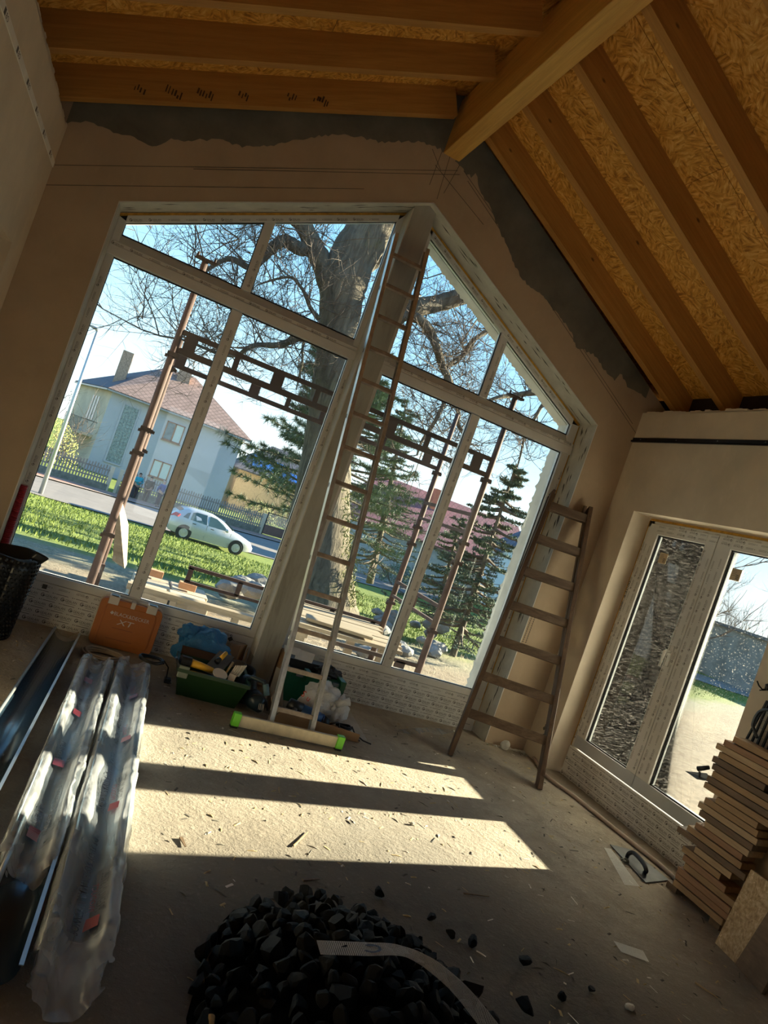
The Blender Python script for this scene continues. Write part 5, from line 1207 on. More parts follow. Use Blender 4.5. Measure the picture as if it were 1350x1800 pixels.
# ---- orange tool case leaning on the window panel
oc = plain('orange_case_plastic', (.46,.145,.014), .45, var=.06, bump=.1, bscale=200, bd=.001); wc = plain('off_white_plastic', (.66,.60,.52), .45, var=.05, bump=0)
ocr = root('tool_case', 'orange power tool case standing against the left window panel', 'case', (.37, 5.12, 0))
def rrect(x0, x1, z0, z1, r, n=5):
    out = []
    for cx_, cz_, a0 in ((x1-r,z0+r,-90),(x1-r,z1-r,0),(x0+r,z1-r,90),(x0+r,z0+r,180)):
        for i in range(n+1): a = math.radians(a0+90*i/n); out.append((cx_+math.cos(a)*r, cz_+math.sin(a)*r))
    return out
def leanc(p, x=.37): y, z = p[1], p[2]; return (p[0], 5.075+y+z*.14, z)
def casep(name, mat, fn, **k):
    b = MB(); fn(b); b.v = [leanc(v) for v in b.v]; return b.build(name, mat, ocr, **k)
casep('lid', oc, lambda b: (b.prism(rrect(.155,.585,.0,.325,.045), .0, .045, 1), b.prism(rrect(.19,.55,.03,.29,.04), -.006, .0, 1)), bevel=.006, seg=3)
casep('rim', wc, lambda b: b.prism([(x*1.0,z) for x, z in rrect(.15,.59,.004,.338,.05)], .045, .062, 1), bevel=.004)
casep('base_shell', wc, lambda b: b.prism(rrect(.158,.582,.004,.33,.045), .062, .10, 1), bevel=.005)
for x in (.235, .50): 
    casep('latch', wc, lambda b: b.box((x-.035,-.008,.288),(x+.035,.07,.345)), bevel=.004); casep('latch_slot', M['black'], lambda b: b.box((x-.024,-.0,.338),(x+.024,.05,.350)))
casep('carry_tab', wc, lambda b: b.box((.355,-.008,.29),(.385,.06,.336)), bevel=.004)
casep('embossed_rib', plain('dark_orange_line', (.30,.09,.015), .6, bump=0), lambda b: (b.box((.28,-.0075,.135),(.42,-.006,.139)), b.box((.26,-.0075,.06),(.44,-.006,.064)), b.box((.20,-.0075,.03),(.203,-.006,.28)), b.box((.54,-.0075,.03),(.543,-.006,.28))))
def ltr(b):
    stamp(b, 'BLACK&DECKER', (.262,-.0085,.222), (1,0,0), (0,0,1), .036, width=.245)
    stamp(b, 'XT', (.30,-.0085,.165), (1,0,0), (.25,0,.97), .055, width=.105)
    b.add([(.235,-.0085,.232),(.25,-.0085,.222),(.262,-.0085,.236),(.247,-.0085,.248)], [(0,1,2,3)])
casep('lettering', wc, ltr)
# ---- black dimpled membrane roll and red conduit
MX, MY = -.47, 4.765
dm = root('membrane_roll', 'black dimpled drainage membrane roll standing in the left corner', 'roll', (MX, MY, 0))
blk = plain('black_hdpe', (.009,.010,.011), .34, var=.3, bump=0)
def rr_(z): return .165+.07*z
sp = []
b = MB()
def spir(u, v):
    a = -1.2+u*13.5; k = (rr_(v*.56)-.018*(a+1.2)/6.283*1.2); return (MX+math.cos(a)*k, MY+math.sin(a)*k, v*.53+.012*math.sin(a*2)*v)
b.grid(spir, 90, 6); b.build('sheet', blk, dm, smooth=True, solid=.002)
b = MB()
for j in range(19):
    for i in range(40):
        a = 2*math.pi*(i+.5*(j%2))/40; z = .015+j*.0275; k = rr_(z)+.001
        c = Vector((MX+math.cos(a)*k, MY+math.sin(a)*k, z)); o_ = Vector((math.cos(a), math.sin(a), 0)); tt = Vector((-math.sin(a), math.cos(a), 0)); u_ = Vector((0,0,1))
        V = [c+tt*.011*math.cos(q*math.pi/3)+u_*.011*math.sin(q*math.pi/3) for q in range(6)]+[c+o_*.009+tt*.007*math.cos(q*math.pi/3)+u_*.007*math.sin(q*math.pi/3) for q in range(6)]
        b.add(V, [(q, (q+1)%6, 6+(q+1)%6, 6+q) for q in range(6)]+[tuple(range(6,12))])
tagp(b.build('dimple', blk, dm), kind='stuff')
b = MB(); b.grid(lambda u, v: (MX+.135+.075*math.sin(u*2.4)+.03*v, MY-.09+.02*u, .53+.055*v*(1-.4*u)-.02*u), 10, 3); b.build('loose_flap', blk, dm, smooth=True, solid=.003)
rc = root('red_conduit', 'red corrugated conduit rising behind the membrane roll', 'pipe', (-.545, 5.13, 0)); pts = []; rd = []
for i in range(150): z = i*.006; pts.append((-.545+.006*math.sin(z*4), 5.16-.01*z, z)); rd.append(.029 if i % 2 else .024)
part('corrugated_tube', plain('dark_red_plastic', (.36,.03,.045), .4, var=.1, bump=0), rc, lambda b: b.tube(pts, rd, 14), smooth=False)
# ---- heap of tools near the post
def crumple(b, c, rx, ry, rz, seed, sub=4, amp=.35, fr=7, flat=True):
    V_, F_ = ICO[sub]; c = Vector(c); P = []
    for v in V_:
        vv = Vector(v); k = 1+amp*mnoise.noise(vv*fr*.3+Vector((seed,0,0)))-amp*.55*abs(mnoise.noise(vv*fr*.55+Vector((0,seed,0))))-amp*.35*abs(mnoise.noise(vv*fr*1.3+Vector((0,0,seed))))+amp*.25
        z = c.z+v[2]*rz*k; P.append((c.x+v[0]*rx*k, c.y+v[1]*ry*k, max(z, .004) if flat else z))
    b.add(P, F_)
def bagm(name, c, al_):
    t = NT(name); nb = t.bump(t.noise(22, None, 5, .6, 1.2), .9, .02); pb = t.bsdf(c, .28, 0, nb, Specular_IOR_Level=.8)
    tr = t.n('ShaderNodeBsdfTranslucent'); tr.inputs[0].default_value = tuple(c)+(1,); m_ = t.n('ShaderNodeMixShader'); m_.inputs[0].default_value = al_; t.l(pb, m_.inputs[1]); t.l(tr.outputs[0], m_.inputs[2]); return t.done(m_.outputs[0])
t = root('blue_bag', 'crumpled translucent blue plastic bag behind the green toolbox', 'bag', (.90,4.98,0))
part('film', bagm('blue_film', (.05,.28,.62), .35), t, lambda b: (crumple(b, (.90,4.98,.15), .19, .13, .17, 3), crumple(b, (.78,4.97,.27), .07, .06, .06, 9)), smooth=True)
gt = plain('dark_green_plastic', (.012,.045,.012), .4, var=.1, bump=.1); tb2 = root('green_toolbox', 'open dark green toolbox full of trowels and brushes', 'toolbox', (.93,4.55,0))
part('tub', gt, tb2, lambda b: (b.add([(.745,4.44,0),(1.125,4.42,0),(1.15,4.68,0),(.76,4.70,0),(.70,4.40,.175),(1.16,4.37,.175),(1.18,4.72,.175),(.72,4.75,.175)], [(0,3,2,1),(0,1,5,4),(1,2,6,5),(2,3,7,6),(3,0,4,7)]), b.beam((.70,4.395,.172),(1.16,4.365,.172),.018,.02), b.beam((1.16,4.37,.172),(1.18,4.72,.172),.018,.02), b.beam((.70,4.40,.172),(.72,4.75,.172),.018,.02)), solid=.004)
part('lid', plain('dark_brown_lid', (.05,.022,.012), .6, bump=0), tb2, lambda b: quadbox(b, [(.74,4.755,.14),(1.10,4.735,.14),(1.08,4.80,.205),(.74,4.82,.205)], .012))
part('latch', plain('grey_latch', (.22,.25,.20), .6, bump=0), tb2, lambda b: b.box((.70,4.385,.125),(.765,4.41,.20)), bevel=.005)
yg = plain('yellow_plastic', (.78,.42,.03), .45, var=.08, bump=0); sm_ = plain('trowel_steel', (.16,.17,.18), .5, .5, var=.25, bump=.1); hm_ = wood('tool_handle_wood', (.42,.27,.10), (.58,.42,.2), 0, 10, knots=False)
t = root('angle_grinder', 'yellow angle grinder lying on the left rim of the toolbox', 'power tool', (.84,4.46,.2)); 
part('body', yg, t, lambda b: b.tube([(.76,4.45,.215),(.84,4.46,.205),(.92,4.47,.19)], [.027,.024,.02], 12), smooth=True); part('head', M['black'], t, lambda b: (b.tube([(.70,4.44,.22),(.765,4.45,.217)], [.034,.032], 12), b.lathe((.69,4.44,.19), [(0,0),(.045,0),(.045,.012),(0,.012)], 18, (.8,0,.6))), smooth=False)
t = root('plaster_trowel', 'steel plastering trowel with a yellow handle standing in the toolbox', 'trowel', (.98,4.60,.2))
part('blade', sm_, t, lambda b: quadbox(b, [(.87,4.56,.15),(.97,4.50,.145),(1.07,4.66,.26),(.97,4.71,.265)], .003)); part('handle', yg, t, lambda b: b.tube([(.965,4.585,.245),(1.0,4.625,.285)], [.017,.014], 10), smooth=True); part('grip_end', M['black'], t, lambda b: b.tube([(.945,4.565,.225),(.968,4.59,.248)], [.02,.017], 10), smooth=True)
t = root('paint_brush', 'flat brush with white bristles in the toolbox', 'brush', (1.08,4.52,.18))
part('bristles', wc, t, lambda b: [b.beam((1.04+i*.012,4.50,.165+i*.004),(1.07+i*.013,4.53,.245+i*.003),.009,.006) for i in range(6)]); part('handle', hm_, t, lambda b: b.tube([(1.0,4.46,.175),(1.05,4.56,.25)], [.006,.009], 8), smooth=True)
t = root('toothed_trowel', 'notched grey trowel sticking out at the right of the toolbox', 'trowel', (1.05,4.46,.18))
part('blade', wc, t, lambda b: quadbox(b, [(1.02,4.42,.15),(1.06,4.41,.145),(1.075,4.45,.20),(1.03,4.46,.205)], .004)); part('tooth', sm_, t, lambda b: [b.beam((1.025+i*.011,4.418,.15),(1.02+i*.011,4.405,.13),.006,.003) for i in range(4)])
t = root('sanding_disc', 'pale sanding disc lying on the front rim of the toolbox', 'disc', (.97,4.42,.19)); part('disc', wc, t, lambda b: b.lathe((.965,4.43,.192), [(0,0),(.05,0),(.05,.006),(0,.006)], 20, (.1,-.4,1)))
t = root('rubber_bucket', 'black rubber mixing bowl behind the toolbox', 'bowl', (1.20,4.90,0)); part('bowl', plain('black_rubber', (.03,.033,.038), .5, bump=.1), t, lambda b: b.lathe((1.20,4.86,.0), [(.0,.0),(.075,.0),(.10,.13),(.112,.135),(.112,.145),(.098,.145),(.09,.12),(.065,.02),(0,.02)], 26, (-.12,-.2,1)), smooth=True)
t = root('steel_pot', 'small grey metal pot inside the black bowl', 'pot', (1.19,4.86,.1)); part('pot', sm_, t, lambda b: b.lathe((1.17,4.87,.07), [(0,0),(.06,0),(.066,.10),(.060,.10),(.055,.01),(0,.01)], 22, (-.2,-.25,1)), smooth=True)
cbm = plain('brown_cardboard', (.36,.225,.125), .9, var=.12, scale=5, bump=.1)
cb = root('cardboard_box', 'small open cardboard box against the window panel left of the post', 'box', (1.17,5.08,0))
for nm_, P in (('front_panel', [(1.10,5.05,.03),(1.17,5.04,.03),(1.17,5.05,.25),(1.10,5.06,.25)]), ('side_panel', [(1.17,5.04,.03),(1.235,5.12,.03),(1.235,5.13,.25),(1.17,5.05,.25)]), ('side_panel', [(1.225,5.03,.03),(1.25,5.10,.03),(1.25,5.11,.24),(1.225,5.04,.24)])): part(nm_, cbm, cb, lambda b: quadbox(b, P, .005))
# dark circular saw / grinder between box and ladder
t = root('circular_saw', 'blue-black power saw with vented motor between toolbox and ladder', 'power tool', (1.24,4.46,0)); dbm = plain('petrol_black_plastic', (.018,.035,.045), .35, var=.2, bump=0)
part('motor', dbm, t, lambda b: b.tube([(1.21,4.50,.085),(1.25,4.44,.075),(1.285,4.39,.068)], [.058,.062,.05], 18), smooth=True)
part('vent', wc, t, lambda b: [b.beam(at(456+i*2.6+(16 if i > 3 else 0),1236+i*.8,1,4.372),at(454+i*2.6+(16 if i > 3 else 0),1247+i*.8,1,4.372),.004,.004) for i in range(8)])
part('guard', M['black'], t, lambda b: b.lathe((1.19,4.55,.10), [(0,-.03),(.09,-.03),(.098,0),(.09,.03),(0,.03)], 26, (1,.35,0)), smooth=True)
part('handle', dbm, t, lambda b: b.tube([(1.17,4.50,.17),(1.18,4.46,.215),(1.26,4.44,.21),(1.29,4.42,.15)], .015, 10), smooth=True); part('grip', plain('teal_grip', (.12,.22,.26), .5, bump=0), t, lambda b: b.tube([(1.275,4.43,.20),(1.30,4.41,.135)], .02, 10), smooth=True)
part('cord', M['seal'], t, lambda b: b.tube([(1.20,4.42,.09),(1.21,4.39,.13),(1.26,4.38,.14),(1.30,4.37,.11),(1.33,4.38,.05)], .005, 6), smooth=True)
# grey offcut sheets, cardboard, case, white bag, grinder
t = root('board_offcut', 'thin grey curved offcut standing behind the ladder foot', 'board', (1.42,4.6,0)); part('sheet', plain('grey_brown_sheet', (.23,.20,.17), .85, bump=.1), t, lambda b: quadbox(b, [(1.335,4.48,.0),(1.46,4.40,.0),(1.40,4.56,.28),(1.36,4.62,.28)], .006))
t = root('cardboard_sheet', 'brown folded cardboard lying under the blue grinder', 'cardboard', (1.62,4.40,0)); part('sheet', cbm, t, lambda b: (quadbox(b, [(1.36,4.33,.004),(1.99,4.30,.004),(1.98,4.50,.004),(1.40,4.62,.004)], .006), quadbox(b, [(1.36,4.33,.006),(1.98,4.30,.006),(1.97,4.285,.065),(1.40,4.31,.10)], .005), quadbox(b, [(1.37,4.34,.01),(1.46,4.60,.01),(1.40,4.62,.17),(1.33,4.40,.13)], .005)))
t = root('grey_card', 'flat grey board lying on the floor right of the white bag', 'board', (2.1,4.7,0)); part('sheet', plain('grey_board', (.40,.37,.33), .85, bump=.05), t, lambda b: quadbox(b, [fl(560,1205,.002), fl(610,1240,.002), fl(646,1302,.002), fl(590,1290,.002)], .004))
gc2 = plain('green_case_plastic', (.008,.11,.045), .4, var=.08, bump=0); gc = root('green_case', 'green plastic tool case behind the ladder', 'case', (1.72,4.88,0))
part('shell', gc2, gc, lambda b: b.prism(rrect(1.50,1.97,.0,.215,.03), 4.83, 4.93, 1), bevel=.006)
for bx_ in (((1.51,4.815,.16),(1.54,4.94,.235)), ((1.66,4.815,.17),(1.70,4.94,.24)), ((1.93,4.815,.02),(1.975,4.94,.24))): part('rib', gc2, gc, lambda b: b.box(*bx_), bevel=.004)
part('latch', sm_, gc, lambda b: (b.box((1.58,4.82,.195),(1.635,4.86,.225)), b.box((1.87,4.82,.19),(1.92,4.86,.215))), bevel=.004)
part('handle', M['black'], gc, lambda b: b.tube([(1.72,4.87,.225),(1.75,4.85,.235),(1.83,4.85,.235),(1.86,4.87,.225)], .009, 8), smooth=True)
t = root('carton', 'orange and black carton with torn white flaps beside the post', 'box', (1.55,5.02,0))
part('body', [cbm, M['black']], t, lambda b: (b.box((1.49,5.0,0),(1.54,5.12,.30)), setattr(b,'cur',1), b.box((1.54,5.0,0),(1.92,5.12,.27))), bevel=.002)
part('flap', plain('white_paper', (.70,.70,.68), .8, bump=0), t, lambda b: (quadbox(b, [(1.49,5.0,.30),(1.60,4.99,.30),(1.63,5.08,.335),(1.50,5.10,.33)], .002), quadbox(b, [(1.58,4.995,.275),(1.72,4.99,.27),(1.75,5.07,.325),(1.60,5.08,.33)], .002)))
t = root('black_cloth_roll', 'black fabric bundle lying on top of the green case', 'bag', (1.85,4.97,.25)); part('cloth', M['black'], t, lambda b: crumple(b, (1.86,4.965,.235), .10, .045, .05, 4, amp=.5), smooth=True)
t = root('white_bag', 'knotted white plastic bag with red lettering in front of the green case', 'bag', (1.76,4.55,0)); wbm = bagm('white_film', (.88,.87,.85), .25)
part('film', wbm, t, lambda b: (crumple(b, (1.73,4.58,.13), .14, .085, .13, 6, amp=.35), crumple(b, (1.86,4.56,.10), .075, .06, .10, 8, amp=.5)), smooth=True)
part('knot', wbm, t, lambda b: (b.tube([(1.83,4.52,.155),(1.87,4.50,.185),(1.91,4.50,.20)], [.03,.018,.03], 10), b.tube([(1.83,4.53,.15),(1.80,4.49,.12)], [.025,.012], 8)), smooth=True)
b = MB(); c = at(528, 1222, 1, 4.485); stamp(b, 'S', c, (.94,-.05,-.35), (.3,0,.95), .062); stamp(b, 'u', c+Vector((.045,-.003,-.02)), (.94,-.05,-.35), (.3,0,.95), .055)
b.build('red_lettering', plain('red_print', (.72,.05,.02), .6, bump=0), t)
t = root('blue_grinder', 'blue and black power tool lying on the cardboard inside the ladder', 'power tool', (1.62,4.40,0)); blm = plain('blue_tool_body', (.02,.085,.25), .35, bump=0)
part('body', blm, t, lambda b: b.tube([(1.55,4.42,.09),(1.63,4.41,.075),(1.72,4.40,.06)], [.045,.05,.045], 16), smooth=True)
part('gear_head', M['black'], t, lambda b: (b.tube([(1.47,4.44,.115),(1.56,4.42,.09)], [.035,.048], 14), b.tube([(1.71,4.40,.06),(1.77,4.39,.05)], [.047,.03], 14)), smooth=True)
part('spindle', sm_, t, lambda b: b.tube([(1.50,4.38,.06),(1.515,4.40,.10)], [.018,.02], 12), smooth=True)
part('cord', M['seal'], t, lambda b: b.tube([(1.77,4.39,.05),(1.84,4.41,.07),(1.88,4.47,.04),(1.86,4.38,.012),(1.92,4.33,.012),(2.0,4.32,.01)], .006, 6), smooth=True)
coil('cable_coil', 'black power cable tangled on the grey board beside the white bag', 'cable', (1.93,4.50,.012), .055, .005, 3, M['seal'], 5, .6, extra=[(2.0,4.44,.012),(2.03,4.33,.012),(2.08,4.30,.012)])
t = root('clear_film_scrap', 'thin clear plastic scrap on the floor by the right panel', 'plastic sheet', fl(750,1285)); part('film', M['film'], t, lambda b: b.grid(lambda u, v: fl(690+118*u, 1284-6*math.sin(u*3)+v*14*math.sin(u*math.pi)+2*u, .004+.008*math.sin(u*9)*v), 14, 4), smooth=True)
# ---- hose along the right wall
hs = root('floor_hose', 'pinkish beige pipe snaking along the foot of the right wall', 'pipe', (3.68,4,0)); hp_ = [fl(927,1300,.016), fl(935,1325,.016), fl(960,1363,.016), fl(1010,1400,.016), fl(1060,1440,.016), fl(1110,1480,.016), fl(1160,1520,.016), fl(1190,1547,.016)]
part('tube', plain('pink_beige_pipe', (.42,.33,.27), .5, var=.08, bump=0), hs, lambda b: limb(b, hp_, [.014]*8, 12, random, 0), smooth=True); part('end_sleeve', wc, hs, lambda b: b.tube([hp_[-1]-Vector((.02,.0,0)), hp_[-1]+Vector((.03,-.03,.008))], [.02,.012], 10), smooth=True)
# ---- steel float, mesh scraps
ft = root('steel_float', 'steel plastering float with black handle lying by the right wall', 'trowel', fl(1120,1520))
part('blade', sm_, ft, lambda b: quadbox(b, [fl(1072,1485,.006), fl(1135,1552,.006), fl(1176,1548,.006), fl(1108,1494,.006)], .004), bevel=.0006)
hb = [fl(1102,1507,.012), fl(1106,1500,.045), fl(1115,1500,.062), fl(1130,1516,.062), fl(1136,1530,.045), fl(1133,1534,.012)]
part('handle', M['black'], ft, lambda b: limb(b, hb, [.012,.013,.014,.014,.013,.012], 10, random, 0), smooth=True); part('mortar', M['cement'], ft, lambda b: [b.ico(fl(1094+i*3,1511+(i%2)*3,.018), .012, 1, .3) for i in range(4)])
msh = plain('glass_mesh_thread', (.62,.62,.58), .6, var=.05, bump=0)
def mesh_strip(name, label, f, L, Wd, nl, nw, th=.0016, pr_=None):
    """ribbon of threads; f(u,v) -> point"""
    t = root(name, label, 'mesh strip', f(.5,.5)); b = MB()
    for j in range(nw+1):
        v = j/nw; V = []; 
        for i in range(41): p = f(i/40, v); q = f(i/40, min(1, v+th/Wd) if j < nw else v-th/Wd); V += [p, q]
        b.add(V, [(2*i, 2*i+1, 2*i+3, 2*i+2) for i in range(40)])
    for i in range(nl+1):
        u = i/nl; u2 = u+th/L if i < nl else u-th/L; V = []
        for j in range(5): V += [f(u, j/4), f(u2, j/4)]
        b.add(V, [(2*k, 2*k+1, 2*k+3, 2*k+2) for k in range(4)])
    tagp(b.build('thread', msh, t), kind='stuff'); 
    if pr_:
        b = MB(); pr_(b); b.build('black_mark', M['fprint'], t)
    return t
def bil(P):
    P = [Vector(p) for p in P]; return lambda u, v: (P[0]*(1-u)*(1-v)+P[1]*u*(1-v)+P[2]*u*v+P[3]*(1-u)*v)
mesh_strip('mesh_scrap', 'narrow pale mesh scrap beside the steel float', bil([fl(1062,1490,.006), fl(1098,1555,.004), fl(1124,1558,.004), fl(1074,1492,.01)]), .3, .05, 60, 12)
mesh_strip('mesh_scrap', 'small pale mesh scrap lying alone on the dark floor', bil([fl(1079,1654,.004), fl(1092,1673,.004), fl(1141,1691,.012), fl(1130,1671,.008)]), .1, .1, 22, 26)
# ---- coal
M['coal'] = plain('coal', (.0020,.0018,.0016), .5, var=.4, scale=20, bump=.6, bscale=70, bd=.004, Specular_IOR_Level=.2)
M['coal_dust'] = plain('coal_dust', (.006,.006,.006), 1.0, var=.4, bump=.5, bscale=50, Specular_IOR_Level=.0)
protos = []
for s_ in range(9):
    rn = random.Random(40+s_); b = MB(); V_, F_ = ICO[2]; P = []
    pl_ = [(Vector((rn.gauss(0,1), rn.gauss(0,1), rn.gauss(0,1))).normalized(), rn.uniform(.38,.85)) for _ in range(15)]
    for v in V_:
        vv = Vector(v)
        for n_, dd in pl_:
            k = vv.dot(n_)
            if k > dd: vv -= n_*(k-dd)
        P.append(vv*(1+.05*mnoise.noise(vv*3+Vector((s_,0,0)))))
    b.add(P, F_); o = b.build('coal_lump', M['coal']); protos.append(o.data); bpy.data.objects.remove(o)
def coal(c, r, seed, label, group=None):
    rn = random.Random(seed); o = bpy.data.objects.new('coal_lump', protos[seed % 9]); COL.objects.link(o); o.location = c
    o.rotation_euler = (rn.uniform(0,6.28), rn.uniform(0,6.28), rn.uniform(0,6.28)); o.scale = (r*rn.uniform(.85,1.2), r*rn.uniform(.75,1.05), r*rn.uniform(.8,1.05)); tagp(o, label, 'coal', group); return o
loose = [(668,1570,.034,'round coal lump lying on its own just above the top of the heap'), (481,1605,.042,'single coal lump lying well to the left of the heap'), (760,1610,.030,'coal lump at the upper right edge of the heap'), (793,1640,.026,'small upright coal lump right of the heap, nearest to it'), (832,1654,.030,'flat coal lump right of the heap, second from it'), (923,1688,.036,'coal lump halfway between the heap and the small mesh scrap'),
         (1040,1738,.020,'tiny coal lump farthest right on the floor'), (990,1754,.026,'small coal lump left of the tiny farthest right one'), (924,1768,.046,'big coal lump low at the right beside the mesh strip end')]
for i, (px, py, r_, lb) in enumerate(loose): coal(fl(px, py, r_*.75), r_, 300+i, lb)
rn = random.Random(12); HC = Vector((1.165,1.84,0)); n = 0; placed = []
tries = 0
while n < 298 and tries < 20000:
    tries += 1
    a = rn.uniform(0, 6.283); k = rn.random()**.55; rr2 = .50; x = HC.x+math.cos(a)*k*rr2*1.02; y = HC.y+math.sin(a)*k*rr2*1.22
    if y < 1.38: continue
    r_ = rn.uniform(.030,.050)*(1.25 if rn.random() < .12 else 1); zt_ = .20*(1-k**1.6)+.02; z = max(r_*.75, zt_-rn.random()*.04)
    if any((Vector((x,y,z))-Vector(p)).length < (r_+r2)*.56 for p, r2 in placed): continue
    placed.append(((x,y,z), r_)); coal((x,y,z), r_, n, 'black coal lump in the heap in the foreground', 'coal lumps in the heap'); n += 1
part_core = MB(); part_core.grid(lambda u, v: (HC.x+math.cos(u*6.2832)*v*.50*(1+.06*math.sin(u*40)), HC.y+math.sin(u*6.2832)*v*.60*(1+.06*math.sin(u*40)), .165*(1-v**1.6)+.0015), 48, 12)
tagp(part_core.build('coal_dust', M['coal_dust']), 'black coal dust and crumbs filling the heap under the lumps', 'coal dust', kind='stuff')
# white mesh strip over the coal
rp = [(560,1665,.22,34), (640,1668,.235,34), (700,1670,.245,30), (745,1688,.25,20), (790,1722,.235,22), (830,1765,.20,28), (880,1830,.14,32)]
ctr = [fl(px, py, z) for px, py, z, w in rp]
def rib(u, v):
    k = u*(len(rp)-1.001); i = int(k); f = k-i; p0, p1, p2, p3 = ctr[max(0,i-1)], ctr[i], ctr[i+1], ctr[min(len(ctr)-1,i+2)]
    c = .5*((2*p1)+(-p0+p2)*f+(2*p0-5*p1+4*p2-p3)*f*f+(-p0+3*p1-3*p2+p3)*f**3); w = (rp[i][3]*(1-f)+rp[i+1][3]*f)/560
    d_ = ((p2-p0)*(1-f)+(p3-p1)*f).normalized(); nn = d_.cross(Vector((0,0,1))).normalized()
    tw = sstep(.35, .62, u)*.9; return c+nn*(.5-v)*w*math.cos(tw)+Vector((0,0,(v-.5)*w*math.sin(tw)))
mesh_strip('mesh_strip', 'white glass-fibre mesh strip draped over the coal heap', rib, .62, .06, 150, 13, .0013, lambda b: ([b.add([rib(.20+.045*math.cos(a)+.0, .5+.33*math.sin(a))+Vector((0,0,.002)), rib(.20+.030*math.cos(a), .5+.2*math.sin(a))+Vector((0,0,.002)), rib(.20+.030*math.cos(a+.4), .5+.2*math.sin(a+.4))+Vector((0,0,.002)), rib(.20+.045*math.cos(a+.4), .5+.33*math.sin(a+.4))+Vector((0,0,.002))], [(0,1,2,3)]) for a in [-2.6+i*.4 for i in range(12)]]))
t = root('mallet', 'pale wooden tool shaft end at the bottom edge left of the coal', 'tool', fl(365,1800)); p0 = fl(370,1786,.06); part('shaft', hm_, t, lambda b: b.tube([p0, p0+Vector((-.01,-.10,-.045))], [.013,.013], 14), smooth=True, bevel=.002)
# ---- stacked boards
bm_ = [wood('stack_board_%s' % n_, c1, c2, 1, 13, rough=.7) for n_, c1, c2 in (('tan', (.32,.19,.09), (.46,.30,.155)), ('red', (.30,.15,.075), (.42,.245,.135)), ('dark', (.13,.085,.05), (.24,.155,.09)), ('pale', (.42,.28,.15), (.56,.40,.235)))]
ST = [(1289.5,1297,None,0),(1272.6,1303,None,1),(1256,1318,None,3),(1263,1326,None,0),(1251.5,1335,(1349,1371),2),(1251.5,1347,None,2),(1251.5,1360,None,0),(1240,1374,None,2),(1237,1380,None,0),(1258.5,1405,(1331,1451),0),(1236,1412,(1332,1464),0),(1227.6,1412,(1331,1479),3),(1229,1428,(1322,1491),2),(1239,1447,(1316,1500),3),(1222,1449,(1304,1508),1),(1208,1454,(1304,1519),0),(1190,1457,(1310,1541),2),(1219,1497,(1284,1542),3),(1195,1503,(1264,1546),0),(1199,1510,(1274,1566),1),(1201,1525,(1291,1593),0),(1188,1535,(1282,1604),1),(1182.5,1552,(1280,1621),1),(1181,1556,(1267,1629),0)]
ordn = ['topmost','second from the top','third from the top','fourth from the top','fifth from the top','sixth from the top','seventh from the top','eighth from the top','ninth from the top','tenth from the top','eleventh from the top','twelfth from the top','twelfth from the bottom','eleventh from the bottom','tenth from the bottom','ninth from the bottom','eighth from the bottom','seventh from the bottom','sixth from the bottom','fifth from the bottom','fourth from the bottom','third from the bottom','second from the bottom','lowest']
cn = ['tan','reddish','dark weathered','pale']; rn = random.Random(6); TH = .0395
for i, (lx, ly, rt_, ci) in enumerate(ST):
    zt_ = .985-i*TH; z0 = zt_-TH+.003; fx = 3.605+rn.uniform(-.008,.008)
    c = at(lx, ly, 0, fx); y1 = c.y; y0 = at(rt_[0], rt_[1], 0, fx).y if rt_ else 2.15
    y1 = min(y1, 3.42); z0 += rn.uniform(-.001,.0005)
    o = MB(); sk_ = rn.uniform(-.006,.006)
    o.add([(fx,y0,z0),(3.745+sk_,y0+.02,z0),(3.745+sk_,y1+.03,z0),(fx,y1,z0),(fx,y0,z0+TH-.004),(3.745+sk_,y0+.02,z0+TH-.004),(3.745+sk_,y1+.03,z0+TH-.004),(fx,y1,z0+TH-.004)], [(0,3,2,1),(4,5,6,7),(0,1,5,4),(1,2,6,5),(2,3,7,6),(3,0,4,7)])
    ob = o.build('stacked_board', bm_[ci], bevel=.0025, origin=((fx+3.745)/2, (y0+y1)/2, z0)); tagp(ob, '%s sawn board in the pile by the balcony door, %s' % (cn[ci], ordn[i]), 'board', 'boards stacked by the balcony door')
o = MB()
for (ya, yb) in ((3.0,3.08),(2.68,2.74)): o.box((3.62,ya,0),(3.74,yb,.033))
t = root('bearer', 'dark wooden bearers under the board pile', 'board', (3.68,2.9,0)); part('block', bm_[2], t, lambda b: b.box((3.62,3.0,0),(3.74,3.08,.034))); part('block', bm_[2], t, lambda b: b.box((3.62,2.68,0),(3.74,2.75,.034)))
# small pointing trowel on the pile
t = root('pointing_trowel', 'small pointing trowel with black handle lying on a protruding stack board', 'trowel', at(1228,1366,0,3.62)); zz = .985-7*TH+.004
tipp = at(1205,1356,0,3.58); q_ = lambda px, py: at(px, py, 0, 3.60)
part('blade', sm_, t, lambda b: quadbox(b, [q_(1205,1356), q_(1225,1370)+Vector((.0,0,0)), q_(1252,1374)+Vector((.02,0,0)), q_(1232,1357)+Vector((.05,0,0))], .003))
part('shank', M['black'], t, lambda b: b.tube([q_(1229,1367), q_(1230,1356)], .006, 8)); part('handle', M['black'], t, lambda b: b.tube([q_(1229,1352)+Vector((-.01,0,0)), q_(1246,1349)+Vector((.0,0,.0))], [.015,.012], 12), smooth=True)
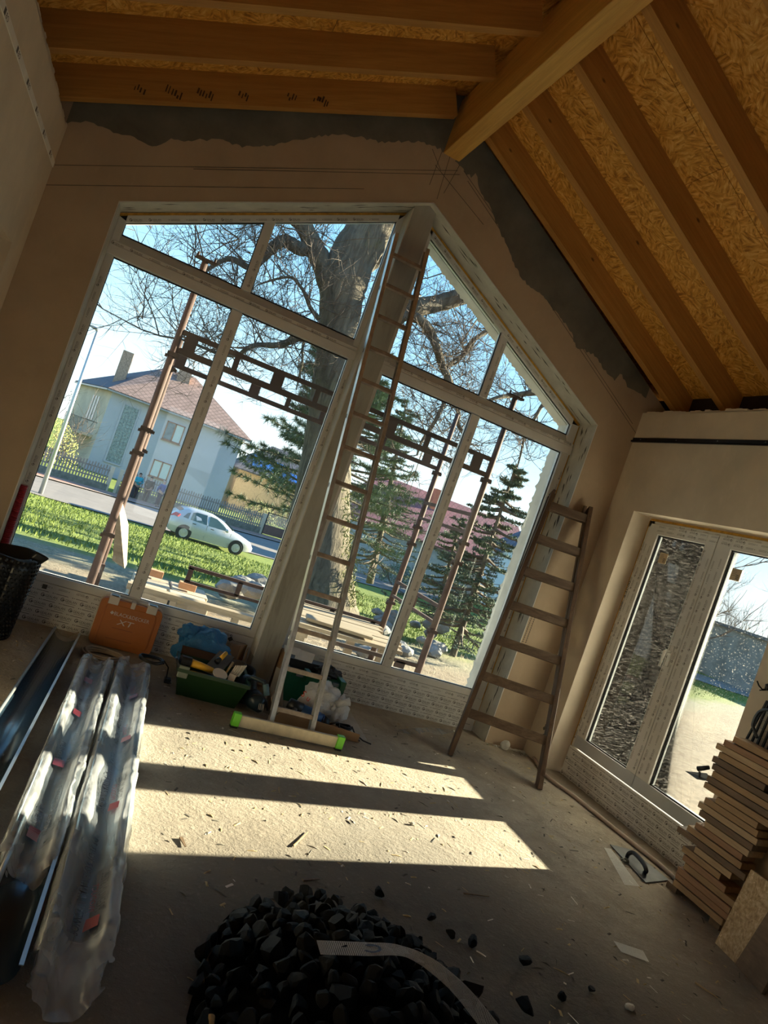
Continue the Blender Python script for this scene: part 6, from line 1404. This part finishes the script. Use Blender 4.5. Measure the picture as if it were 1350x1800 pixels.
# black rack with bent bar on the pile, cable on the wall
t = root('black_grate', 'black slatted grate standing on the board pile against the wall', 'grate', (3.76,2.85,.985)); g0 = lambda px, py: at(px, py, 0, 3.765)
for i in range(6): part('slat', M['black'], t, lambda b: b.beam(g0(1311+i*9,1302+i*5.5), g0(1349+i*9,1232+i*5.5-(18 if i else 0)), .010, .012, up=(1,0,0)))
part('cross_wire', M['steel'], t, lambda b: [b.beam(g0(1313+k*6,1298-k*13), g0(1356+k*6,1326-k*13), .003, .003, up=(1,0,0)) for k in range(5)])
g1 = lambda px, py: at(px, py, 0, 3.735)
part('bent_bar', plain('gunmetal_bar', (.08,.095,.11), .3, .6, bump=0), t, lambda b: limb(b, [g1(1331,1297), g1(1325,1281), g1(1323,1274), g1(1327,1262), g1(1334,1252), g1(1343,1248), g1(1356,1248)], [.009]*7, 10, random, 0), smooth=True)
t = root('wall_cable', 'short bent black cable sticking out of the right wall', 'cable', (3.79,2.86,1.25)); g2 = lambda px, py, x=3.79: at(px, py, 0, x)
part('strand', M['seal'], t, lambda b: (b.tube([g2(1331,1197,3.76), g2(1334,1205,3.765), g2(1340,1212,3.775), g2(1352,1211,3.80)], .005, 8), b.tube([g2(1335,1213,3.77), g2(1343,1213,3.78), g2(1352,1212,3.80)], .004, 8)), smooth=True); part('junction', M['black'], t, lambda b: b.ico(g2(1351,1208,3.79), .022, 2, .15), smooth=True)
# chipboard and dark board offcuts
def upright(name, label, P, th_, mat, cat='board'):
    t = root(name, label, cat, sum((Vector(p) for p in P[:2]), Vector())/2); b = MB(); quadbox(b, P, th_); b.build('board', mat, t, bevel=.0015); return t
upright('chipboard_offcut', 'pale strand board offcut standing on the floor before the board pile', [(3.485,2.56,.0),(3.46,2.385,.0),(3.50,2.345,.43),(3.50,2.52,.43)], .018, M['osb_pale'])
upright('chipboard_offcut', 'second strand board offcut behind the first, at the right edge of the photo', [(3.56,2.50,.0),(3.56,2.10,.0),(3.58,2.08,.72),(3.58,2.42,.66)], .018, M['osb_pale'])
upright('dark_board', 'dark brown board leaning in front of the strand board at the right edge', [(3.452,2.40,.0),(3.40,2.20,.0),(3.45,2.17,.42),(3.485,2.34,.38)], .02, bm_[2])
# ---- litter on the floor
b = MB(); rn = random.Random(17); cols = [M['cement'], wc, plain('straw_chip', (.50,.38,.20), .9, bump=0), M['stain']]
for i in range(1500):
    x = rn.uniform(-.9, 3.75); y = rn.uniform(1.2, 4.95)
    if -.15 < x < .6 and y < 4.6: continue
    k = rn.random(); L = rn.uniform(.004,.022)*(1 if k < .85 else 1.8); w = rn.uniform(.0015,.006); a = rn.uniform(0,3.14); dx = math.cos(a)*L; dy = math.sin(a)*L; nx = -math.sin(a)*w; ny = math.cos(a)*w
    b.cur = rn.choice((0,2,2,3,3,1)) if rn.random() < .9 else 2; h = rn.uniform(.001,.006)
    b.add([(x-dx-nx,y-dy-ny,.0005),(x+dx-nx,y+dy-ny,.0005),(x+dx+nx,y+dy+ny,.0015),(x-dx+nx,y-dy+ny,.0015),(x,y,h)], [(0,1,4),(1,2,4),(2,3,4),(3,0,4)])
tagp(b.build('floor_litter', cols), 'fine straw, chips and grit scattered over the dusty floor', 'litter', kind='stuff')
b = MB()
for i in range(150):
    t_ = rn.random(); px = 845+90*t_+rn.gauss(0,8); py = 1283+38*t_+rn.gauss(0,5); c = fl(px, py); c.y = min(c.y, 4.95); c.x = min(c.x, 3.77); s_ = rn.uniform(.004,.016); b.ico((c.x, c.y, s_*.6), s_, 1, .3, (1.2,1,.8), rn)
tagp(b.build('plaster_crumbs', M['adhesive']), 'plaster crumbs along the foot of the wall under the wooden ladder', 'rubble', kind='stuff')
o = MB(); c = fl(882,1306,.03); o.ico((c.x, min(c.y,4.93), .035), .045, 2, .1, (1,.6,1), rn); tagp(o.build('mortar_chunk', M['adhesive']), 'lump of pale mortar against the wall foot under the wooden ladder', 'stone')
def splinter(px, py, qx, qy, w, mat, label, nm='wood_splinter', cat='splinter'):
    t = root(nm, label, cat, fl(px, py)); part('sliver', mat, t, lambda b: b.beam(fl(px,py,.006), fl(qx,qy,.006), w, .006, taper=.4))
splinter(532,1547,562,1545,.012, bm_[2], 'dark flat stick lying just below the sun patch')
splinter(815,1570,860,1576,.006, bm_[2], 'thin curved dark twig on the floor right of the top coal lump')
splinter(1222,1727,1262,1754,.010, bm_[3], 'pale sliver of wood on the floor at the lower right')
splinter(516,1487,542,1462,.006, bm_[3], 'thin straw-coloured splinter lying in the sun patch')
splinter(490,1384,491,1394,.006, bm_[3], 'tiny pale splinter in the shadow band of the floor')
splinter(318,1472,326,1488,.016, bm_[2], 'short dark splinter in the sun patch beside the plastic pack')
for px, py, s_, lb in ((1107,1770,.018,'small pale pebble at the bottom of the frame on the right'), (500,1632,.012,'small pale pebble beside the coal lump left of the heap'), (725,1448,.012,'white chip on the right half of the sun patch')):
    o = MB(); o.ico(fl(px,py,s_*.6), s_, 2, .15, (1.2,.8,.7), rn); tagp(o.build('pebble', M['adhesive']), lb, 'stone')
